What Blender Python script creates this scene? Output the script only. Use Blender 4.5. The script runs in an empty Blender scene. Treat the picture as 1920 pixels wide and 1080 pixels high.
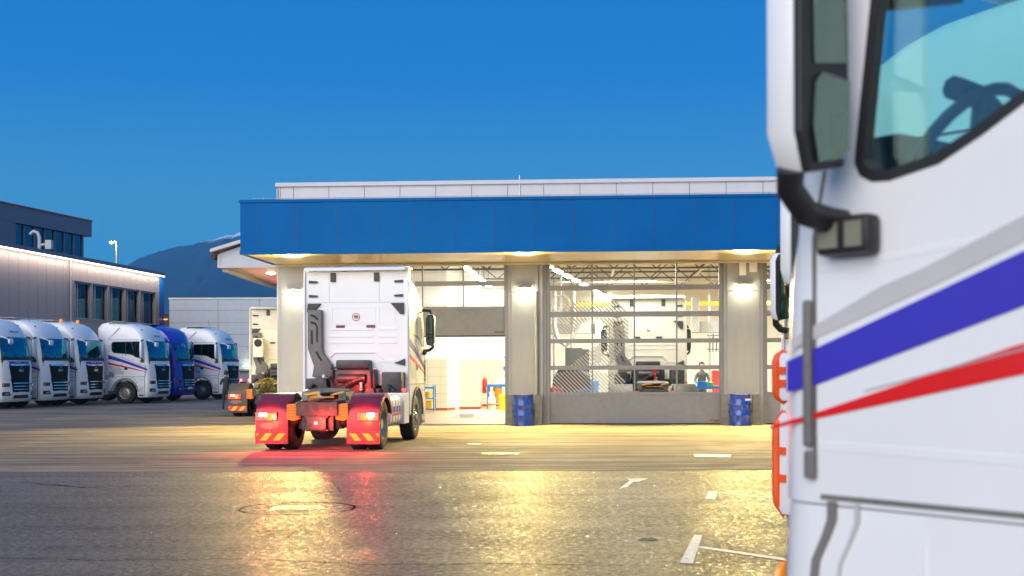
import bpy, bmesh, math, random
from mathutils import Vector, Matrix
R = math.radians
sin, cos, pi = math.sin, math.cos, math.pi
random.seed(7)
S = bpy.context.scene
COL = S.collection

# ---------------------------------------------------------------- camera
CAMH = 1.65; HOR = 689.0; F = 2400.0; ROLL = 0.0037
cd = bpy.data.cameras.new('camera'); cam = bpy.data.objects.new('camera', cd); COL.objects.link(cam)
cd.lens = F/1920*36; cd.sensor_width = 36; cd.shift_y = (HOR-540)/1920
cd.clip_start = .05; cd.clip_end = 20000
cam.matrix_world = Matrix.Translation((0,0,CAMH)) @ Matrix.Rotation(R(90),4,'X') @ Matrix.Rotation(-ROLL,4,'Z')
cd.dof.use_dof = True; cd.dof.focus_distance = 33; cd.dof.aperture_fstop = 3.0
S.camera = cam

# ---------------------------------------------------------------- world, sun, exposure
W_ = bpy.data.worlds.new('World'); S.world = W_; W_.use_nodes = True
nt = W_.node_tree; nt.nodes.clear()
sky = nt.nodes.new('ShaderNodeTexSky'); sky.sky_type = 'NISHITA'; sky.sun_disc = False
sky.sun_elevation = R(2.0); sky.sun_rotation = R(200); sky.ozone_density = 6.0; sky.air_density=1.0; sky.dust_density=.3
tc = nt.nodes.new('ShaderNodeTexCoord'); sp = nt.nodes.new('ShaderNodeSeparateXYZ'); nt.links.new(tc.outputs['Generated'], sp.inputs[0])
cr = nt.nodes.new('ShaderNodeValToRGB'); nt.links.new(sp.outputs['Z'], cr.inputs[0])
cr.color_ramp.elements[0].position = 0.0; cr.color_ramp.elements[0].color = (.085,.36,.62,1)
cr.color_ramp.elements[1].position = 0.35; cr.color_ramp.elements[1].color = (.008,.185,.61,1)
for p, c in ((.06,(.075,.39,.70,1)), (.13,(.068,.34,.67,1)), (.22,(.018,.23,.68,1)), (.8,(.15,.32,.68,1))):
    e = cr.color_ramp.elements.new(p); e.color = c
mx = nt.nodes.new('ShaderNodeMix'); mx.data_type = 'RGBA'; mx.inputs[0].default_value = .03
ml = nt.nodes.new('ShaderNodeVectorMath'); ml.operation = 'SCALE'; ml.inputs['Scale'].default_value = .10
nt.links.new(sky.outputs[0], ml.inputs[0])
nt.links.new(cr.outputs[0], mx.inputs[6]); nt.links.new(ml.outputs[0], mx.inputs[7])
bg = nt.nodes.new('ShaderNodeBackground'); bg.inputs[1].default_value = .66

# twilight glow in the west, low behind the camera
def wm(op, a, b=None, v=None):
    k = nt.nodes.new('ShaderNodeMath'); k.operation = op; nt.links.new(a, k.inputs[0])
    if b is not None: nt.links.new(b, k.inputs[1])
    if v is not None: k.inputs[1].default_value = v
    return k.outputs[0]
bk = nt.nodes.new('ShaderNodeMapRange'); bk.inputs[1].default_value = .25; bk.inputs[2].default_value = -.9; nt.links.new(sp.outputs['Y'], bk.inputs[0])
lo = nt.nodes.new('ShaderNodeMapRange'); lo.inputs[1].default_value = .75; lo.inputs[2].default_value = .0; nt.links.new(sp.outputs['Z'], lo.inputs[0])
gw = nt.nodes.new('ShaderNodeMix'); gw.data_type = 'RGBA'; gw.inputs[7].default_value = (.56,.76,.84,1)
nt.links.new(wm('MULTIPLY', bk.outputs[0], lo.outputs[0]), gw.inputs[0]); nt.links.new(mx.outputs[2], gw.inputs[6])
nt.links.new(gw.outputs[2], bg.inputs[0])
wo = nt.nodes.new('ShaderNodeOutputWorld'); nt.links.new(bg.outputs[0], wo.inputs[0])
sd = bpy.data.lights.new('sun', 'SUN'); sd.energy = 2.1; sd.angle = R(60); sd.color = (1,.90,.82)
so = bpy.data.objects.new('sun', sd); COL.objects.link(so)
so.rotation_euler = Vector((.46,.75,-.36)).to_track_quat('-Z','Y').to_euler()
S.view_settings.view_transform = 'Standard'; S.view_settings.look = 'None'; S.view_settings.exposure = 0.60
S.render.engine = 'CYCLES'
cy = S.cycles
cy.use_denoising = True; cy.max_bounces = 8; cy.diffuse_bounces = 3; cy.glossy_bounces = 3
cy.transmission_bounces = 4; cy.transparent_max_bounces = 16; cy.sample_clamp_indirect = 4; cy.caustics_reflective = False; cy.caustics_refractive = False
cy.volume_bounces = 0

# ---------------------------------------------------------------- materials
def nodes(name):
    m = bpy.data.materials.new(name); m.use_nodes = True
    return m, m.node_tree, m.node_tree.nodes['Principled BSDF']
def mat(name, col, rough=.5, metal=0, coat=0, var=.08, scale=3.0, bump=0, bscale=60, emis=None, est=0, spec=.5, stretch=None, trans=0):
    m, t, b = nodes(name)
    b.inputs['Roughness'].default_value = rough; b.inputs['Metallic'].default_value = metal
    b.inputs['Coat Weight'].default_value = coat; b.inputs['Coat Roughness'].default_value = .06
    b.inputs['Specular IOR Level'].default_value = spec
    tc = t.nodes.new('ShaderNodeTexCoord'); src = tc.outputs['Object']
    if stretch:
        mp = t.nodes.new('ShaderNodeMapping'); mp.inputs['Scale'].default_value = stretch
        t.links.new(src, mp.inputs[0]); src = mp.outputs[0]
    nz = t.nodes.new('ShaderNodeTexNoise'); nz.inputs['Scale'].default_value = scale; nz.inputs['Detail'].default_value = 6
    t.links.new(src, nz.inputs['Vector'])
    r = t.nodes.new('ShaderNodeValToRGB'); t.links.new(nz.outputs['Fac'], r.inputs[0])
    c = Vector(col[:3])
    r.color_ramp.elements[0].position = .3; r.color_ramp.elements[0].color = (*(c*(1-var)),1)
    r.color_ramp.elements[1].position = .7; r.color_ramp.elements[1].color = (*[min(1,x) for x in c*(1+var)],1)
    t.links.new(r.outputs[0], b.inputs['Base Color'])
    if bump:
        n2 = t.nodes.new('ShaderNodeTexNoise'); n2.inputs['Scale'].default_value = bscale; n2.inputs['Detail'].default_value = 3
        t.links.new(src, n2.inputs['Vector'])
        bp = t.nodes.new('ShaderNodeBump'); bp.inputs['Strength'].default_value = bump; bp.inputs['Distance'].default_value = .01
        t.links.new(n2.outputs['Fac'], bp.inputs['Height']); t.links.new(bp.outputs[0], b.inputs['Normal'])
    if emis:
        b.inputs['Emission Color'].default_value = (*emis,1); b.inputs['Emission Strength'].default_value = est
    return m
def glass(name, tint, gloss=.12, rough=.02, gcol=(1,1,1)):
    m, t, b = nodes(name); t.nodes.remove(b)
    tr = t.nodes.new('ShaderNodeBsdfTransparent'); tr.inputs[0].default_value = (*tint,1)
    gl = t.nodes.new('ShaderNodeBsdfGlossy'); gl.inputs['Roughness'].default_value = rough; gl.inputs[0].default_value = (*gcol,1)
    lw = t.nodes.new('ShaderNodeLayerWeight'); lw.inputs[0].default_value = .5
    pw = t.nodes.new('ShaderNodeMath'); pw.operation = 'POWER'; pw.inputs[1].default_value = 5; t.links.new(lw.outputs['Facing'], pw.inputs[0])
    ad = t.nodes.new('ShaderNodeMath'); ad.operation = 'MULTIPLY_ADD'; ad.use_clamp = True; ad.inputs[1].default_value = .7; ad.inputs[2].default_value = gloss*.5+.02; t.links.new(pw.outputs[0], ad.inputs[0])
    mx = t.nodes.new('ShaderNodeMixShader'); t.links.new(ad.outputs[0], mx.inputs[0])
    t.links.new(tr.outputs[0], mx.inputs[1]); t.links.new(gl.outputs[0], mx.inputs[2])
    t.links.new(mx.outputs[0], t.nodes['Material Output'].inputs[0])
    return m
M = {}
M['white'] = mat('white_paint', (.80,.81,.83), .32, coat=.35, var=.03, scale=1.5)
M['cream'] = mat('cream_white_paint', (.80,.76,.66), .4, coat=.2, var=.04)
M['blue'] = mat('blue_paint', (.004,.012,.42), .28, coat=.8, var=.1)
M['navy'] = mat('purple_blue_film', (.045,.030,.46), .35, coat=.3, var=.04)
M['red'] = mat('red_film', (.72,.008,.008), .35, coat=.3, var=.04)
M['gfilm'] = mat('grey_film', (.52,.51,.52), .4, var=.05)
M['black'] = mat('black_plastic', (.018,.018,.020), .45, var=.3, bump=.15, bscale=80)
M['grille'] = mat('grille_mesh', (.010,.010,.011), .6, var=.5, scale=30, spec=.15, bump=.4, bscale=120)
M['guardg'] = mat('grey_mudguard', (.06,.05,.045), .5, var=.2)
M['dimlens'] = mat('dim_red_lens', (.6,.02,.01), .2, emis=(1,.05,.02), est=1.2)
M['dimcore'] = mat('dim_lamp_core', (.9,.4,.2), .2, emis=(1,.3,.12), est=6, var=0)
M['crack'] = mat('dark_crack', (.022,.019,.016), 1, spec=0, var=.2)
M['olive'] = mat('amber_grey_lens', (.24,.23,.15), .2, coat=.5, var=.1)
M['pwall'] = mat('white_partition_paint', (.80,.80,.79), .6, var=.02)
M['dgrey'] = mat('dark_grey_plastic', (.05,.048,.045), .55, var=.25, bump=.2, bscale=40)
M['duct'] = mat('grey_duct_plastic', (.17,.16,.15), .6, var=.15, bump=.4, bscale=60)
M['chassis'] = mat('chassis_steel', (.045,.04,.042), .4, metal=.3, var=.4, scale=9, bump=.3, bscale=30)
M['guard'] = mat('red_glow_mudguard', (.17,.010,.030), .34, var=.2, scale=6)  # red glow of the brake lamps is mixed into the dark plastic's colour
M['rubber'] = mat('tyre_rubber', (.022,.021,.020), .75, var=.3, scale=14, bump=.4, bscale=60)
M['rim'] = mat('steel_rim', (.42,.41,.39), .38, metal=.7, var=.25, scale=12)
M['chrome'] = mat('chrome', (.75,.78,.82), .12, metal=1, var=.03)
M['alu'] = mat('aluminium', (.50,.50,.49), .35, metal=.75, var=.08, scale=20, stretch=(1,1,.1))
M['glass'] = glass('window_glass', (.96,.98,.98), .0)
M['cabglass'] = glass('cab_side_glass', (.74,.95,.97), .20)
M['fgwind'] = glass('clear_windscreen', (.80,1,.93), .10)
M['darkglass'] = glass('dark_side_glass', (.16,.2,.22), .07)
M['wind'] = glass('windscreen_glass', (.25,.72,.80), .30, gcol=(.25,.85,1))
M['mirror'] = mat('mirror_glass', (.13,.17,.16), .03, metal=1, var=0)
M['seat'] = mat('seat_fabric', (.06,.06,.065), .8, var=.2)
M['orange'] = mat('orange_rubber', (.85,.10,.008), .45, var=.08)
M['amber'] = mat('amber_lens', (.9,.25,.02), .2, coat=.6, var=.05, emis=(1,.3,.03), est=.35)
M['chock'] = mat('orange_wheel_chock', (.75,.23,.01), .5, var=.15, bump=.2)
M['yel'] = mat('yellow_reflex', (.85,.38,.02), .4, var=.05)
M['redlens'] = mat('red_lens', (.6,.01,.01), .2, coat=.6, var=.02, emis=(1,.03,.02), est=5)
M['hotlens'] = mat('brake_lamp_core', (.9,.3,.2), .2, emis=(1,.50,.32), est=45, var=0)
M['headlens'] = glass('headlamp_glass', (.9,.9,.9), .12)
M['asph_text'] = None
M['panel'] = mat('light_panel', (.56,.55,.57), .42, var=.03, metal=0)
M['panelw'] = mat('white_wall_panel', (.50,.54,.60), .5, var=.04)
M['fascia'] = mat('blue_fascia_panel', (.0,.105,.36), .5, var=.06, scale=.8, coat=0, spec=.08)
M['soffit'] = mat('soffit_sheet', (.80,.66,.36), .30, var=.05, metal=.15)
M['col'] = mat('column_cladding', (.35,.35,.335), .38, var=.04, metal=.3, scale=6, stretch=(1,1,.2))
M['doorp'] = mat('door_panel_grey', (.22,.225,.235), .42, var=.06, scale=8, metal=.25, bump=.12, bscale=90)
M['doorf'] = mat('door_frame_alu', (.25,.245,.23), .36, var=.05, metal=.5)
M['iwall'] = mat('hall_wall_paint', (.78,.74,.64), .6, var=.03)
M['iceil'] = mat('hall_ceiling', (.72,.64,.48), .7, var=.05)
M['ifloor'] = mat('hall_floor_paint', (.42,.30,.17), .35, var=.12, scale=2)
M['skirt'] = mat('red_brown_tile', (.35,.07,.03), .4)
M['truss'] = mat('truss_steel', (.07,.075,.085), .5, var=.1)
M['ductg'] = mat('galvanised_duct', (.26,.25,.23), .45, metal=.4, var=.15)
M['galv'] = mat('galvanised_steel', (.17,.175,.16), .5, metal=.5, var=.25, scale=7, bump=.2, bscale=30)
M['barrel'] = mat('blue_drum_paint', (.004,.055,.36), .25, coat=.6, var=.3, scale=5, bump=.15, bscale=8)
M['rust'] = mat('rusty_lid', (.30,.17,.12), .6, var=.4, scale=9)
M['gwall'] = mat('grey_facade_panel', (.30,.265,.255), .42, var=.04, metal=.25)
M['ggwall'] = mat('dark_facade_panel', (.20,.175,.215), .45, var=.04, metal=.2)
M['bcorner'] = mat('blue_corner_panel', (.003,.09,.33), .4, var=.05)
M['wframe'] = mat('window_frame_grey', (.26,.24,.24), .4, var=.05)
M['dwin'] = glass('office_glass', (.10,.16,.2), .30, gcol=(.3,.75,1))
M['room'] = mat('office_room', (.12,.11,.10), .8)
M['blind'] = mat('blind', (.02,.13,.32), .7)
M['curtain'] = mat('curtain_yellow', (.33,.26,.03), .8)
M['tube'] = mat('lamp_tube', (.9,.9,.9), .3, emis=(.92,1,.95), est=30, var=0)
M['lampglow'] = mat('lamp_diffuser', (.9,.9,.8), .3, emis=(1,.93,.68), est=55, var=0)
M['glampglow'] = mat('soffit_lamp_diffuser', (.9,.9,.8), .3, emis=(.85,1,.75), est=14, var=0)
M['led'] = mat('led_strip', (.9,.9,.9), .3, emis=(1,.93,.85), est=3.2, var=0)
M['slamp'] = mat('street_lamp_glow', (.9,.5,.1), .3, emis=(1,.24,.02), est=2.6, var=0)
M['rled'] = mat('red_marker_glow', (.9,.05,.05), .3, emis=(1,.05,.06), est=12, var=0)
M['mark'] = mat('road_paint', (.72,.68,.60), .55, var=.3, scale=22, bump=.3)
M['iron'] = mat('cast_iron', (.20,.17,.12), .35, metal=.6, var=.4, scale=30, bump=.4, bscale=80)
M['leaf'] = mat('shrub_leaf', (.16,.14,.015), .5, var=.5, scale=12)
M['bark'] = mat('bark', (.08,.05,.03), .8)
M['terra'] = mat('plant_pot', (.10,.08,.07), .7)
M['skin'] = mat('skin', (.50,.28,.20), .55, var=.05)
M['jacket'] = mat('dark_jacket', (.025,.022,.03), .8, var=.3)
M['trouser'] = mat('dark_trousers', (.02,.02,.028), .8, var=.3)
M['overall'] = mat('grey_overall', (.10,.095,.085), .8, var=.4, scale=8)
M['hair'] = mat('dark_hair', (.012,.010,.010), .7)
M['phone'] = mat('phone_screen', (.1,.1,.1), .2, emis=(.8,.9,1), est=2.5, var=0)
M['pblue'] = mat('tool_blue', (.01,.17,.50), .35, var=.1)
M['pred'] = mat('tool_red', (.62,.02,.01), .35, var=.1)
M['pyel'] = mat('tool_yellow', (.80,.48,.02), .4, var=.1)
M['pgreen'] = mat('tool_green', (.08,.50,.04), .4, var=.1)
M['hatch'] = mat('hatched_film', (.42,.40,.36), .6, var=.02)
M['screen'] = mat('dash_display', (.05,.05,.1), .3, emis=(.25,.2,1), est=1.6, var=0)
M['pink'] = mat('pink_plaster', (.35,.18,.16), .8)
M['paper'] = mat('sticker_paper', (.78,.77,.74), .5, var=.03)
M['tile'] = None

def asphalt(name, c0, c1, rough, bumpd, streak, spk, gs=45, bs=38, spec=.5, fl=.62, fh=1.38):
    m, t, b = nodes(name)
    tc = t.nodes.new('ShaderNodeTexCoord'); o = tc.outputs['Object']
    def noise(sc, det, vec=None, rg=.5):
        n = t.nodes.new('ShaderNodeTexNoise'); n.inputs['Scale'].default_value = sc; n.inputs['Detail'].default_value = det; n.inputs['Roughness'].default_value = rg
        t.links.new(vec or o, n.inputs['Vector']); return n.outputs['Fac']
    def ramp(src, p0, v0, p1, v1):
        r = t.nodes.new('ShaderNodeMapRange'); r.inputs[1].default_value = p0; r.inputs[2].default_value = p1; r.inputs[3].default_value = v0; r.inputs[4].default_value = v1
        t.links.new(src, r.inputs[0]); return r.outputs[0]
    def mul(a, b_):
        k = t.nodes.new('ShaderNodeMath'); k.operation = 'MULTIPLY'; t.links.new(a, k.inputs[0]); t.links.new(b_, k.inputs[1]); return k.outputs[0]
    big = ramp(noise(.35, 5), .35, .80, .65, 1.18)
    fine = ramp(noise(gs, 4, rg=.75), .34, fl, .66, fh)
    mp = t.nodes.new('ShaderNodeMapping'); mp.inputs['Scale'].default_value = (.05, .9, 1); mp.inputs['Rotation'].default_value = (0,0,.10)
    t.links.new(o, mp.inputs[0])
    st = ramp(noise(3.2, 4, mp.outputs[0], .6), .42, 1-streak, .56, 1+streak*.3)
    mp2 = t.nodes.new('ShaderNodeMapping'); mp2.inputs['Scale'].default_value = (.09, 1.7, 1); mp2.inputs['Rotation'].default_value = (0,0,-.16)
    t.links.new(o, mp2.inputs[0])
    st2 = ramp(noise(2.2, 3, mp2.outputs[0], .6), .36, 1-streak*.9, .5, 1)
    blot = ramp(noise(1.1, 4, rg=.6), .30, .66, .42, 1)
    tot = mul(mul(mul(mul(big, fine), st), st2), blot)
    r = t.nodes.new('ShaderNodeValToRGB'); r.color_ramp.elements[0].color = (*c0,1); r.color_ramp.elements[1].color = (*c1,1)
    t.links.new(ramp(tot, .3, 0, 1.5, 1), r.inputs[0]); t.links.new(r.outputs[0], b.inputs['Base Color'])
    rr = ramp(noise(1.3, 5), .35, rough-.06, .65, rough+.08)
    sparkle = ramp(noise(gs*.9, 3, rg=.7), .50, 0, .64, spk)
    b.inputs['Specular IOR Level'].default_value = spec
    sb = t.nodes.new('ShaderNodeMath'); sb.operation = 'SUBTRACT'; t.links.new(rr, sb.inputs[0]); t.links.new(sparkle, sb.inputs[1])
    t.links.new(sb.outputs[0], b.inputs['Roughness'])
    hb = noise(bs, 4, rg=.75)
    bp = t.nodes.new('ShaderNodeBump'); bp.inputs['Strength'].default_value = 1; bp.inputs['Distance'].default_value = bumpd
    t.links.new(hb, bp.inputs['Height']); t.links.new(bp.outputs[0], b.inputs['Normal'])
    return m
M['asph_far'] = asphalt('yard_asphalt', (.045,.036,.030), (.34,.275,.215), .82, .004, .42, .03, 30, 38, .35)
M['asph_near'] = asphalt('parking_asphalt', (.040,.032,.028), (.19,.155,.128), .58, .034, .16, .36, 16, 14, .22, .26, 1.9)
def tile():
    m, t, b = nodes('wall_tile')
    tc = t.nodes.new('ShaderNodeTexCoord'); mp = t.nodes.new('ShaderNodeMapping'); mp.inputs['Rotation'].default_value = (R(90),0,0)
    t.links.new(tc.outputs['Object'], mp.inputs[0])
    br = t.nodes.new('ShaderNodeTexBrick'); br.offset = 0; br.inputs['Scale'].default_value = 1; br.inputs['Brick Width'].default_value = .5; br.inputs['Row Height'].default_value = .33
    br.inputs['Mortar Size'].default_value = .008; br.inputs['Color1'].default_value = (.64,.60,.47,1); br.inputs['Color2'].default_value = (.62,.58,.455,1); br.inputs['Mortar'].default_value = (.47,.43,.31,1)
    t.links.new(mp.outputs[0], br.inputs[0]); t.links.new(br.outputs[0], b.inputs['Base Color']); b.inputs['Roughness'].default_value = .25
    return m
M['tile'] = tile()
def hill_mat():
    m, t, b = nodes('forested_hill')
    tc = t.nodes.new('ShaderNodeTexCoord'); n = t.nodes.new('ShaderNodeTexNoise'); n.inputs['Scale'].default_value = .02; n.inputs['Detail'].default_value = 8
    t.links.new(tc.outputs['Object'], n.inputs[0])
    r = t.nodes.new('ShaderNodeValToRGB'); r.color_ramp.elements[0].color = (.008,.03,.07,1); r.color_ramp.elements[1].color = (.02,.065,.13,1)
    t.links.new(n.outputs[0], r.inputs[0])
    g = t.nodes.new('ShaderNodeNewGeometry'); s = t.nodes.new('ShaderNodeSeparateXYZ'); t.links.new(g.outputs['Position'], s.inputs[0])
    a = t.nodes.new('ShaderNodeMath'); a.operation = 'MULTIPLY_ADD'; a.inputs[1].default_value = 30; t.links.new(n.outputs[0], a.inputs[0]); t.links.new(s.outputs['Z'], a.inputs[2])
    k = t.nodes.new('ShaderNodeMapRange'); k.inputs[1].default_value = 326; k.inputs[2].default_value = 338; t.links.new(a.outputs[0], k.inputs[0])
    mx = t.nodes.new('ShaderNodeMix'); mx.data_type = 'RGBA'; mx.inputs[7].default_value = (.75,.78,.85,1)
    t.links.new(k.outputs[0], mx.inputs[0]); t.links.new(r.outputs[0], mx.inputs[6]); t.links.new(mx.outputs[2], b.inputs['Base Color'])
    b.inputs['Roughness'].default_value = .9
    return m
M['hill'] = hill_mat()
def chevron_mat():
    m, t, b = nodes('chevron_board')
    tc = t.nodes.new('ShaderNodeTexCoord'); s = t.nodes.new('ShaderNodeSeparateXYZ'); t.links.new(tc.outputs['Object'], s.inputs[0])
    ab = t.nodes.new('ShaderNodeMath'); ab.operation = 'ABSOLUTE'; t.links.new(s.outputs['X'], ab.inputs[0])
    mm = t.nodes.new('ShaderNodeMath'); mm.operation = 'MULTIPLY_ADD'; mm.inputs[1].default_value = .85; t.links.new(s.outputs['Z'], mm.inputs[0]); t.links.new(ab.outputs[0], mm.inputs[2])
    dv = t.nodes.new('ShaderNodeMath'); dv.operation = 'MULTIPLY'; dv.inputs[1].default_value = 1/.27; t.links.new(mm.outputs[0], dv.inputs[0])
    fr = t.nodes.new('ShaderNodeMath'); fr.operation = 'FRACT'; t.links.new(dv.outputs[0], fr.inputs[0])
    gt = t.nodes.new('ShaderNodeMath'); gt.operation = 'GREATER_THAN'; gt.inputs[1].default_value = .5; t.links.new(fr.outputs[0], gt.inputs[0])
    mx = t.nodes.new('ShaderNodeMix'); mx.data_type = 'RGBA'; mx.inputs[6].default_value = (.75,.03,.01,1); mx.inputs[7].default_value = (.85,.45,.03,1)
    t.links.new(gt.outputs[0], mx.inputs[0]); t.links.new(mx.outputs[2], b.inputs['Base Color']); b.inputs['Roughness'].default_value = .4
    return m
M['chev'] = chevron_mat()

# ---------------------------------------------------------------- mesh helpers
class MB:
    def __init__(s): s.bm = bmesh.new()
    def face(s, pts):
        vs = [s.bm.verts.new(p) for p in pts]
        try: return s.bm.faces.new(vs)
        except ValueError: return None
    def box(s, x0, x1, y0, y1, z0, z1, m=None):
        P = [Vector(p) for p in ((x0,y0,z0),(x1,y0,z0),(x1,y1,z0),(x0,y1,z0),(x0,y0,z1),(x1,y0,z1),(x1,y1,z1),(x0,y1,z1))]
        if m: P = [m @ p for p in P]
        v = [s.bm.verts.new(p) for p in P]
        for f in ((0,3,2,1),(4,5,6,7),(0,1,5,4),(1,2,6,5),(2,3,7,6),(3,0,4,7)): s.bm.faces.new([v[i] for i in f])
        return s
    def prism(s, poly, a0, a1, axis='x'):
        # poly 2D: axis x -> (y,z); y -> (x,z); z -> (x,y)
        def P(p, a):
            return {'x': (a,p[0],p[1]), 'y': (p[0],a,p[1]), 'z': (p[0],p[1],a)}[axis]
        A = [s.bm.verts.new(P(p,a0)) for p in poly]; B = [s.bm.verts.new(P(p,a1)) for p in poly]
        n = len(poly)
        s.bm.faces.new(A[::-1]); s.bm.faces.new(B)
        for i in range(n): s.bm.faces.new((A[i],A[(i+1)%n],B[(i+1)%n],B[i]))
        return s
    def sheet(s, pts, th, axis='x', a0=0, a1=1):
        # thick open strip: profile pts 2D with thickness, extruded along axis
        n = len(pts); outer = []; 
        for i,p in enumerate(pts):
            a = Vector(pts[max(0,i-1)]); b = Vector(pts[min(n-1,i+1)]); d = (b-a).normalized(); nrm = Vector((-d.y,d.x))
            outer.append(tuple(Vector(p)+nrm*th))
        return s.prism(list(pts)+outer[::-1], a0, a1, axis)
    def tube(s, path, r, seg=8, r1=None, closed=False):
        path = [Vector(p) for p in path]; rings = []; n = len(path)
        up = None
        for i,p in enumerate(path):
            if closed: d = (path[(i+1)%n]-path[i-1]).normalized()
            else: d = (path[min(n-1,i+1)]-path[max(0,i-1)]).normalized()
            if up is None: up = d.orthogonal().normalized()
            else: up = (up - d*up.dot(d)); up = up.normalized() if up.length>1e-6 else d.orthogonal().normalized()
            e = d.cross(up); rr = r if r1 is None else r+(r1-r)*i/(n-1)
            rings.append([s.bm.verts.new(p+up*cos(2*pi*k/seg)*rr+e*sin(2*pi*k/seg)*rr) for k in range(seg)])
        for i in range(n if closed else n-1):
            a, b = rings[i], rings[(i+1)%n]
            for k in range(seg): s.bm.faces.new((a[k],a[(k+1)%seg],b[(k+1)%seg],b[k]))
        if not closed:
            s.bm.faces.new(rings[0][::-1]); s.bm.faces.new(rings[-1])
        return s
    def lathe(s, prof, c=(0,0,0), axis='z', seg=24, m=None):
        # prof list of (r, h)
        def P(r, h, a):
            u, v = r*cos(a), r*sin(a)
            q = {'z': Vector((u,v,h)), 'x': Vector((h,u,v)), 'y': Vector((u,h,v))}[axis]
            return q + Vector(c)
        rings = []
        for r,h in prof:
            if r < 1e-5: rings.append([s.bm.verts.new(P(0,h,0))])
            else: rings.append([s.bm.verts.new(P(r,h,2*pi*k/seg)) for k in range(seg)])
        for a,b in zip(rings, rings[1:]):
            for k in range(seg):
                k2 = (k+1)%seg
                if len(a)==1 and len(b)==1: continue
                if len(a)==1: s.bm.faces.new((a[0],b[k],b[k2]))
                elif len(b)==1: s.bm.faces.new((a[k],a[k2],b[0]))
                else: s.bm.faces.new((a[k],a[k2],b[k2],b[k]))
        return s
    def grid(s, rows):
        V = [[s.bm.verts.new(p) for p in r] for r in rows]
        for a,b in zip(V, V[1:]):
            for k in range(len(a)-1): s.bm.faces.new((a[k],a[k+1],b[k+1],b[k]))
        return s
    def build(s, name, m, parent=None, bevel=0, smooth=False, solid=0, sub=0, split=False):
        bm = s.bm
        if split:
            seen = set(); res = None
            for v0 in list(bm.verts):
                if v0 in seen: continue
                st = [v0]; comp = set()
                while st:
                    v = st.pop()
                    if v in comp: continue
                    comp.add(v); st += [e.other_vert(v) for e in v.link_edges if e.other_vert(v) not in comp]
                seen |= comp
                n = MB(); mp = {v: n.bm.verts.new(v.co) for v in bm.verts if v in comp}
                for f in bm.faces:
                    if f.verts[0] in comp: n.bm.faces.new([mp[v] for v in f.verts])
                res = n.build(name, m, parent, bevel, smooth, solid, sub)
            return res
        bmesh.ops.recalc_face_normals(bm, faces=bm.faces)
        if bevel:
            ed = [e for e in bm.edges if len(e.link_faces)==2 and e.calc_face_angle(0) > R(35)]
            try: bmesh.ops.bevel(bm, geom=ed, offset=bevel, segments=2, profile=.6, affect='EDGES', clamp_overlap=True)
            except Exception: pass
        me = bpy.data.meshes.new(name); bm.to_mesh(me); bm.free()
        o = bpy.data.objects.new(name, me); COL.objects.link(o)
        if m is not None: me.materials.append(M[m] if isinstance(m,str) else m)
        if smooth:
            me.polygons.foreach_set('use_smooth', [True]*len(me.polygons))
            me.set_sharp_from_angle(angle=R(38))
        if solid:
            md = o.modifiers.new('s','SOLIDIFY'); md.thickness = solid; md.offset = 0
        if sub:
            md = o.modifiers.new('u','SUBSURF'); md.levels = sub; md.render_levels = sub
        if parent: o.parent = parent
        return o
def tag(o, label=None, cat=None, group=None, kind=None):
    if label: o['label'] = label
    if cat: o['category'] = cat
    if group: o['group'] = group
    if kind: o['kind'] = kind
    return o
def empty(name, loc=(0,0,0), rz=0, label=None, cat=None, group=None):
    o = bpy.data.objects.new(name, None); COL.objects.link(o); o.location = loc; o.rotation_euler = (0,0,rz)
    o.empty_display_size = .2
    return tag(o, label, cat, group)
def kids(o): return [c for c in bpy.data.objects if c.parent == o]
def copy_tree(o, parent=None, swap=None, skip=()):
    c = o.copy(); COL.objects.link(c)
    if parent: c.parent = parent
    if swap and c.type == 'MESH':
        ms = [x for x in c.data.materials]
        if any(x and x.name in swap for x in ms):
            c.data = c.data.copy()
            for i,x in enumerate(ms):
                if x and x.name in swap: c.data.materials[i] = swap[x.name]
    for ch in kids(o):
        if ch == c or ch.get('tagname') in skip: continue
        copy_tree(ch, c, swap, skip)
    return c
def text(s_, size, m, parent, loc, rot, name='lettering', ext=.002, bold=0):
    cu = bpy.data.curves.new(name, 'FONT'); cu.body = s_; cu.size = size; cu.align_x = 'CENTER'; cu.align_y = 'CENTER'; cu.extrude = ext; cu.offset = bold
    o = bpy.data.objects.new(name, cu); COL.objects.link(o)
    bpy.context.view_layer.update(); me = bpy.data.meshes.new_from_object(o.evaluated_get(bpy.context.evaluated_depsgraph_get()))
    bpy.data.objects.remove(o); o = bpy.data.objects.new(name, me); COL.objects.link(o); me.materials.clear(); me.materials.append(M[m])
    o.location = loc; o.rotation_euler = rot
    if parent: o.parent = parent
    return o
def lamp(name, kind, loc, energy, color, parent=None, size=.2, rot=None, sizey=None, spot=None, blend=.5):
    l = bpy.data.lights.new(name, kind); l.energy = energy; l.color = color
    if kind == 'AREA':
        l.size = size
        if sizey: l.shape = 'RECTANGLE'; l.size_y = sizey
    else: l.shadow_soft_size = size
    if name == 'lamp_light': l.specular_factor = .48
    if spot: l.spot_size = spot; l.spot_blend = blend
    o = bpy.data.objects.new(name, l); COL.objects.link(o); o.location = loc
    if rot is not None: o.rotation_euler = rot
    if parent: o.parent = parent
    return o
def aim(v): return Vector(v).to_track_quat('-Z','Y').to_euler()

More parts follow.
